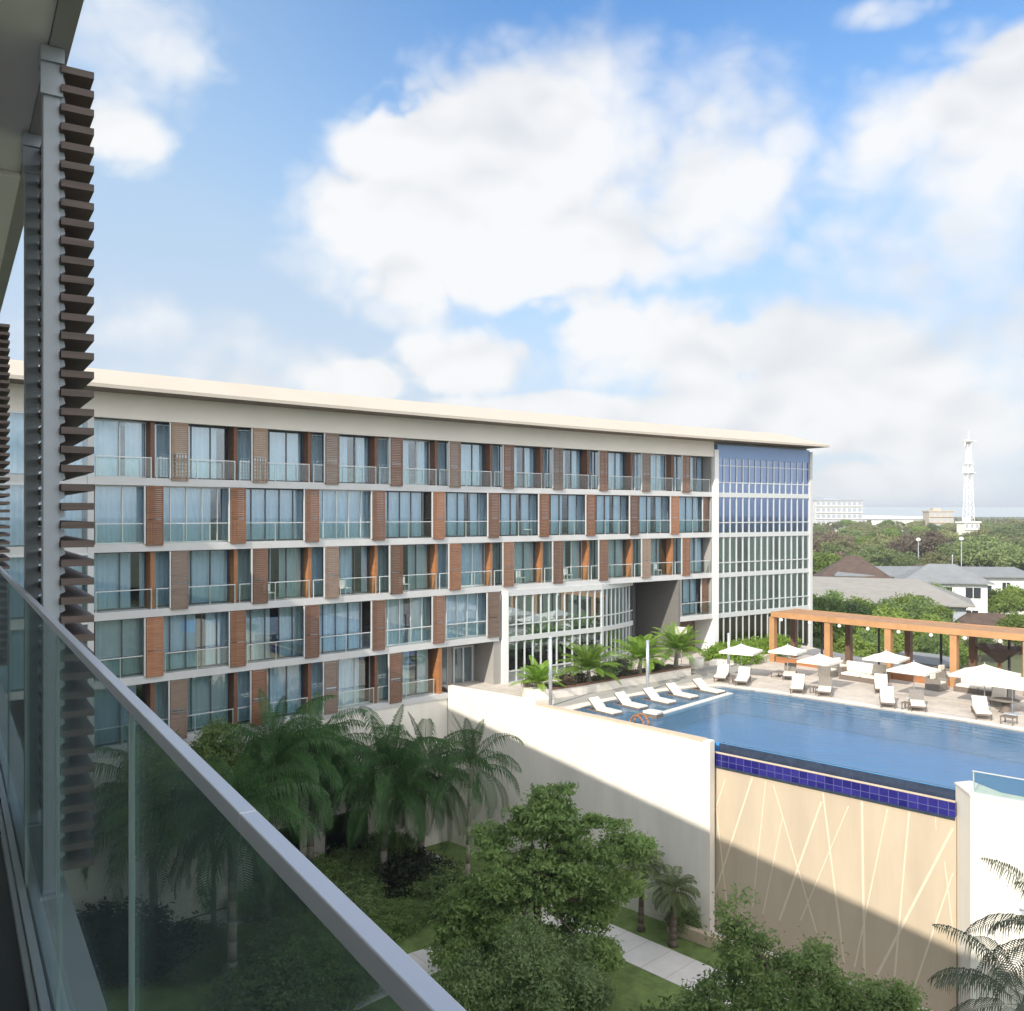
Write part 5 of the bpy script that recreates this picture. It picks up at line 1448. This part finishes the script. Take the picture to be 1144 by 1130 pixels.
def hip_house(name, label, c, rz, Lx, Ly, hw, hr, wall, roof, over=.7, inset=None, wins=(), cat='house'):
    t = thing(name, label, cat, c, rz)
    mb = MB(); mb.box((0, 0, hw / 2), (Lx, Ly, hw)); mb.build('wall', wall, t)
    i = Ly / 2 if inset is None else inset
    a, b = Lx / 2 + over, Ly / 2 + over
    mb = MB(); z0, z1 = hw + .01, hw + hr
    pts = [(-a, -b, z0), (a, -b, z0), (a, b, z0), (-a, b, z0), (-a, -b, z0 + .18), (a, -b, z0 + .18), (a, b, z0 + .18), (-a, b, z0 + .18)]
    mb.hexa(pts)
    mb.quad([(-a, -b, z0 + .182), (a, -b, z0 + .182), (a - i, 0, z1), (-a + i, 0, z1)]); mb.quad([(a, b, z0 + .182), (-a, b, z0 + .182), (-a + i, 0, z1), (a - i, 0, z1)])
    mb.quad([(a, -b, z0 + .182), (a, b, z0 + .182), (a - i, 0, z1)]); mb.quad([(-a, b, z0 + .182), (-a, -b, z0 + .182), (-a + i, 0, z1)])
    mb.build('roof', roof, t)
    for (x, z, w, h, face) in wins:
        mb = MB()
        if face == 'f': mb.box((x, -Ly / 2 - .02, z), (w, .10, h))
        else: mb.box((Lx / 2 + .02, x, z), (.10, w, h))
        wo = mb.build('window', 'window_dark', t)
        mb = MB()
        if face == 'f':
            mb.box((x, -Ly / 2 - .09, z + h / 2 + .04), (w + .1, .06, .08)); mb.box((x, -Ly / 2 - .09, z - h / 2 - .04), (w + .1, .08, .08)); mb.box((x, -Ly / 2 - .09, z), (.08, .05, h))
        else:
            mb.box((Lx / 2 + .09, x, z + h / 2 + .04), (.06, w + .1, .08)); mb.box((Lx / 2 + .09, x, z), (.05, .08, h))
        mb.build('frame', wall, wo)
    return t
LZ = -16.2
# front grey hipped roof
p = at_depth(958, 122, LZ)
hip_house('grey_roof_house', 'long low house with a broad grey hipped roof nearest the pergola, cut by the hotel', p, -.42, 26, 9.5, 4.6, 3.0, 'house_grey', 'roof_grey', 1.0, 6.5, [(8.5, 3.4, 1.2, 1.5, 'f'), (11, 3.4, 1.0, 1.5, 'f'), (-2, 3.6, 1.0, 1.2, 'r'), (2, 3.6, 1.0, 1.2, 'r')])
p = at_depth(1052, 136, LZ)
hip_house('white_house', 'two-storey white house with a slate hipped roof right of the grey roofed house', p, -.30, 11, 8, 6.0, 2.7, 'house_white', 'roof_slate', .8, 4.5, [(-.5, 4.7, 2.6, 1.6, 'f'), (3.6, 4.7, 2.0, 1.6, 'f'), (-3.5, 1.6, 1.6, 1.4, 'f'), (3.4, 1.4, 1.7, 1.5, 'f'), (0, 4.6, 1.2, 1.5, 'r')])
p = at_depth(1035, 150, LZ)
hip_house('slate_roof_house', 'long slate roof running behind the white house', p, -.12, 30, 8, 6.0, 1.5, 'house_white', 'roof_slate', .8, 2.0, [(8, 4.0, 1.5, 1.4, 'f'), (11, 4.0, 1.2, 2.4, 'f')])
p = at_depth(1095, 148, LZ)
hip_house('white_annex', 'flat roofed white annex at the right end of the slate roof, with a dark doorway', p, -.12, 5.2, 6, 6.1, .25, 'house_white', 'roof_slate', .3, .5, [(1.5, 2.2, .9, 3.2, 'f'), (-1.2, 2.2, 1.4, 1.3, 'f')])
p = at_depth(953, 152, LZ)
hip_house('thatched_hall', 'brown pyramid roofed hall behind the grey roofed house', p, -.3, 12, 12, 4.6, 4.6, 'tan', 'thatch', 1.2, 6.2)
p = at_depth(1032, 178, LZ)
hip_house('dark_house', 'small dark roofed house between the trees behind the slate roof', p, -.2, 7, 6, 4.6, 1.6, 'wall_brown', 'thatch', .6, 2.5, [(-1.5, 3.4, 1.6, 1.2, 'f'), (1.6, 3.4, 1.2, 1.2, 'f')])
p = at_depth(1100, 112, LZ)
hip_house('brown_hut', 'low brown thatched hut in front of the white annex, behind the pergola roof', p, -.3, 7, 5, 2.0, 1.9, 'tan', 'thatch', .7, 2.2)
p = at_depth(1029, 71, DZ - 2)
hip_house('garden_store', 'low store with a dark slate roof just behind the middle of the pergola', p, -.75, 4.0, 3.0, 2.0, .75, 'wall_dark', 'roof_slate', .3, 1.0, cat='hut')

def slab_block(name, label, c, rz, Lx, Ly, floors, fh, wall, nw, roofk=None, cat='building'):
    t = thing(name, label, cat, c, rz); H = floors * fh
    mb = MB(); mb.box((0, 0, H / 2), (Lx, Ly, H)); mb.build('wall', wall, t)
    mb = MB(); mb.box((0, 0, H + .3), (Lx + .8, Ly + .8, .6)); mb.box((-Lx * .12, 0, H + 1.3), (Lx * .3, Ly * .5, 1.4)); mb.build('roof', roofk or wall, t)
    for f_ in range(floors):
        for i in range(nw):
            x = -Lx / 2 + Lx * (i + .5) / nw
            mb = MB(); mb.box((x, -Ly / 2 - .02, f_ * fh + fh * .55), (Lx / nw * .62, .10, fh * .55)); mb.build('window', 'house_grey', t)
        mb = MB(); mb.box((0, -Ly / 2 - .25, f_ * fh + fh * .12), (Lx + .1, .5, .35)); mb.build('ledge', wall, t)
p = at_depth(931, 560, land_z(200, 560))
slab_block('far_office_block', 'pale grey flat roofed block on the skyline beside the hotel end', p, .15, 31, 14, 5, 3.9, 'slab', 9, 'house_grey')
p = at_depth(1048, 500, land_z(240, 500))
slab_block('far_tan_block', 'small tan block on the skyline left of the tall mast', p, -.1, 13, 10, 4, 3.2, 'tan', 4, 'tan')
p = at_depth(998, 590, land_z(250, 590))
t = thing('white_shed', 'long low white roofed shed on the skyline between the grey and tan blocks', 'shed', p, .02)
mb = MB(); mb.box((0, 0, 4), (46, 14, 8)); mb.build('wall', 'house_white', t)
mb = MB(); mb.hexa([(-24, -8, 8.02), (24, -8, 8.02), (24, 8, 8.02), (-24, 8, 8.02), (-24, -.5, 10.6), (24, -.5, 9.6), (24, .5, 9.6), (-24, .5, 10.6)]); mb.build('roof', 'fin_white', t)

# mast
p = at_depth(1082, 330, land_z(168, 330))
t = thing('lattice_mast', 'tall white lattice radio mast rising from the wooded hill', 'mast', p)
Hm = 27.5 - p.z
def wid(z): return 1.8 - 1.3 * z / Hm
mb = MB(); lv = [Hm * i / 20 for i in range(21)]
for i in range(20):
    z0, z1 = lv[i], lv[i + 1]; w0, w1 = wid(z0), wid(z1)
    c0 = [Vector((sx * w0, sy * w0, z0)) for sx, sy in ((-1, -1), (1, -1), (1, 1), (-1, 1))]; c1_ = [Vector((sx * w1, sy * w1, z1)) for sx, sy in ((-1, -1), (1, -1), (1, 1), (-1, 1))]
    for k in range(4):
        mb.tube(c0[k], c1_[k], .11, .09, 5); mb.tube(c0[k], c1_[(k + 1) % 4], .05, .05, 4); mb.tube(c0[(k + 1) % 4], c1_[k], .05, .05, 4); mb.tube(c0[k], c0[(k + 1) % 4], .05, .05, 4)
mb.build('lattice', 'fin_white', t)
mb = MB(); mb.tube((0, 0, Hm), (0, 0, Hm + 3.2), .12, .05, 6); mb.build('spike', 'fin_white', t)
for z, r in ((Hm - .6, 1.9), (Hm * .70, 1.9), (Hm * .78, 1.3)):
    mb = MB(); mb.box((0, 0, z), (2 * r, 2 * r, .18)); mb.build('platform', 'fin_white', t)
for (a, z) in ((.3, .72), (2.2, .73), (4.2, .72), (1.2, .97), (3.6, .97)):
    mb = MB(); mb.box((1.9 * math.cos(a), 1.9 * math.sin(a), Hm * z), (.35, .45, 2.2), a); mb.build('antenna', 'fin_white', t)
p = at_depth(1081.5, 322, land_z(164, 322))
slab_block('mast_house', 'small cream three-storey house standing at the foot of the mast', p, .05, 5.6, 5, 4, 2.55, 'cream', 3, 'house_white')
# thin lamp masts in the wood
for (u, y, h, lab) in ((1026, 190, 10.5, 'thin street lamp with a pale head in front of the brown trees'), (1074, 185, 10.8, 'thin street lamp with a round pale head right of the brown trees'), (1064, 160, 8.8, 'thin bare pole behind the slate roof')):
    c = at_depth(u, y, land_z(0, y)); t = thing('street_lamp', lab, 'street lamp', c)
    mb = MB(); mb.tube((0, 0, 0), (0, 0, h), .11, .07, 8); mb.build('post', 'steel', t)
    mb = MB(); mb.lathe((0, 0, h), [(.08, 0), (.42, .25), (.5, .55), (.2, .85)] if h > 9 else [(.09, 0), (.1, .2)], 10); mb.build('head', 'lamp', t, True)

# ---- trees beyond
kinds = {}
def far_kind(key, matk, seed, flatness=1.0):
    g = random.Random(seed); lob = []
    for i in range(9):
        a = i * 2.4 + g.uniform(-.4, .4); r = 2.9 * math.sqrt((i + .4) / 9)
        lob.append((r * math.cos(a), r * math.sin(a), 5.6 + g.uniform(-1.0, 1.4) - .25 * r, g.uniform(1.4, 2.1), g.uniform(1.4, 2.1), g.uniform(1.0, 1.6) * flatness))
    kinds[key] = (lob, crown(seed, lob, 230, 30, .26, .75).mesh('wood_crown', matk))
for i, (k, m_) in enumerate((('green', 'far_green'), ('green2', 'far_green'), ('light', 'far_light'), ('olive', 'far_olive'), ('brown', 'far_brown'))): far_kind(k, m_, 80 + i, .9)
lab = {'green': 'dark green broad tree in the dense wood beyond the houses', 'green2': 'dark green broad tree in the dense wood beyond the houses', 'light': 'light yellow green tree standing in the wood beyond the deck',
       'olive': 'olive green tree in the wood on the hill', 'brown': 'brownish thin leaved tree in the wood on the hill'}
first = {}
def far_tree(k, x, y, sc, label=None, z=None, group='trees of the far wood'):
    loc = Vector((x, y, land_z(x, y) if z is None else z)); rz = rnd.uniform(0, 6.28)
    if k not in first:
        t = broad_tree(loc, 7, kinds[k][0], kinds[k][1], label or lab[k], r=.22, name='wood_tree', group=group, rz=rz); t.scale = (sc,) * 3; first[k] = t; return t
    return dup(first[k], loc, rz, label or lab[k], group, sc)
g = random.Random(5); placed = []
def clear(x, y, r):
    if any((x - a) ** 2 + (y - b) ** 2 < (r + c) ** 2 for a, b, c in placed): return False
    placed.append((x, y, r)); return True
for (u, y, r) in ((958, 122, 12), (940, 122, 10), (980, 122, 10), (1063, 136, 10), (1035, 150, 11), (1010, 150, 11), (1070, 150, 9), (1095, 148, 6), (953, 152, 9), (1032, 178, 5), (1100, 112, 6), (1064, 330, 3)):
    placed.append((at_depth(u, y, 0).x, y, r - 1.5))
for (u, y, k, sc, l) in ((912, 172, 'light', 1.25, 'bright yellow green tree right beside the hotel end'), (938, 182, 'brown', 1.05, 'pale brown tree behind the thatched hall'), (968, 190, 'green', 1.2, 'dark green rounded tree behind the thatched hall, right'),
                         (1000, 195, 'green2', 1.15, 'dark green tree left of the street lamps'), (1040, 215, 'brown', 1.45, 'wide brownish tree behind the small dark house'), (1015, 225, 'brown', 1.3, 'brownish tree left of the wide brown one'),
                         (1105, 190, 'green', 1.45, 'large dark green tree right of the round headed street lamp'), (1140, 175, 'green2', 1.35, 'dark green tree at the right frame edge beyond the annex'), (1075, 205, 'green', 1.2, 'dark green tree behind the round headed street lamp'),
                         (1125, 215, 'green2', 1.3, 'dark green tree on the slope near the right edge'), (930, 235, 'brown', 1.4, 'brown tree below the far grey block')):
    c = at_depth(u, y, 0); clear(c.x, c.y, 3.5); far_tree(k, c.x, c.y, sc, l)
n = 0; tries = 0
while n < 230 and tries < 9000:
    tries += 1
    y = 175 + 345 * g.random() ** 1.15; u = g.uniform(872, 1330) if g.random() < .86 else g.uniform(1150, 1900)
    c = at_depth(u, y, 0); sc = g.uniform(.85, 1.3) * (1 if y < 350 else .93)
    if not clear(c.x, c.y, 2.9 * sc): continue
    k = g.choices(('green', 'green2', 'olive', 'brown', 'light'), (4, 4, 4, 1.3, .6))[0]
    if 940 < u < 1070 and y > 260: k = g.choice(('olive', 'olive', 'green', 'light'))
    far_tree(k, c.x, c.y, sc); n += 1
# nearer greenery between pergola and houses
near_k = {}
lobn = [(0, 0, 3.2, 1.9, 1.9, 1.5), (1.5, .4, 2.6, 1.4, 1.4, 1.2), (-1.5, 0, 2.7, 1.4, 1.4, 1.2), (.3, -1.3, 2.3, 1.4, 1.4, 1.1), (0, 1.3, 2.8, 1.3, 1.3, 1.1), (.2, 0, 4.2, 1.1, 1.1, .9)]
for k, m_ in (('a', 'leaf'), ('b', 'far_light'), ('c', 'far_green')): near_k[k] = crown(95 + ord(k), lobn, 260, 36, .17, .5).mesh('thicket_crown', m_)
nf = {}
def near_tree(k, u, y, sc, l):
    c = at_depth(u, y, 0); c.z = land_z(c.x, c.y)
    if k not in nf:
        nf[k] = broad_tree(c, 4.5, lobn, near_k[k], l, r=.13, name='thicket_tree', group='thicket behind the pergola'); nf[k].scale = (sc,) * 3
    else: dup(nf[k], c, rnd.uniform(0, 6), l, 'thicket behind the pergola', sc)
tl = {'a': 'mid green bushy tree in the thicket behind the pergola', 'b': 'bright green bushy tree in the thicket behind the pergola', 'c': 'dark green bushy tree in the thicket behind the pergola'}
i = 0
for (y, us, sc) in ((109, (905, 925, 945, 966, 988, 1008, 1028), 1.2), (99, (897, 915, 936, 957, 979, 1000, 1022, 1044), 1.2), (88, (893, 912, 932, 952, 975, 998, 1020, 1040, 1060), .85), (121, (1035, 1050), 1.25), (133, (1115, 1135, 1160), 1.1), (105, (1140, 1165), .9)):
    for u in us:
        k = 'babbab'[i % 6]; near_tree(k, u + g.uniform(-4, 4), y + g.uniform(-2.5, 2.5), sc * g.uniform(.9, 1.12), tl[k]); i += 1
near_tree('b', 1070, 92, .6, 'small bright bush on the dry lawn behind the pergola, right'); near_tree('c', 1095, 98, .7, 'small dark bush on the dry lawn before the brown hut')
# the wood continues out of sight as one mass
g2 = random.Random(9); mb = MB()
for _ in range(2600):
    p_ = g2.uniform(520, 1500); u = g2.uniform(850, 1500); c = at_depth(u, p_, 0); z = land_z(c.x, c.y); r = g2.uniform(4, 7)
    for q in range(7):
        o = Vector((g2.gauss(0, r * .5), g2.gauss(0, r * .5), g2.uniform(2.0, 6.5))); nn = Vector((g2.gauss(0, .7), g2.gauss(0, .7), 1)).normalized()
        a = nn.orthogonal().normalized() * g2.uniform(1.0, 2.0); b = nn.cross(a); ctr = Vector((c.x, c.y, z)) + o
        mb.quad([ctr - a, ctr - b, ctr + a, ctr + b])
o = mb.build('far_wood', 'far_olive'); o['kind'] = 'stuff'; o['label'] = 'far wooded ridge at the skyline'

# thin humid air over the whole scene
mb = MB(); mb.hexa([(-5200, -5200, GZ - 1.1), (5200, -5200, GZ - 1.1), (5200, 6300, GZ - 1.1), (-5200, 6300, GZ - 1.1), (-5200, -5200, 48), (5200, -5200, 48), (5200, 6300, 48), (-5200, 6300, 48)])
hm = bpy.data.materials.new('haze'); N, L = nodes_of(hm)
for x in list(N):
    if x.type == 'BSDF_PRINCIPLED': N.remove(x)
pv = N.new('ShaderNodeVolumePrincipled'); pv.inputs['Color'].default_value = (.93, .96, 1.0, 1); pv.inputs['Density'].default_value = 0.00034; pv.inputs['Anisotropy'].default_value = .2
L.new(pv.outputs[0], N['Material Output'].inputs['Volume'])
M['haze'] = hm
o = mb.build('haze', 'haze'); o['kind'] = 'stuff'; o['label'] = 'thin humid air over the whole view'
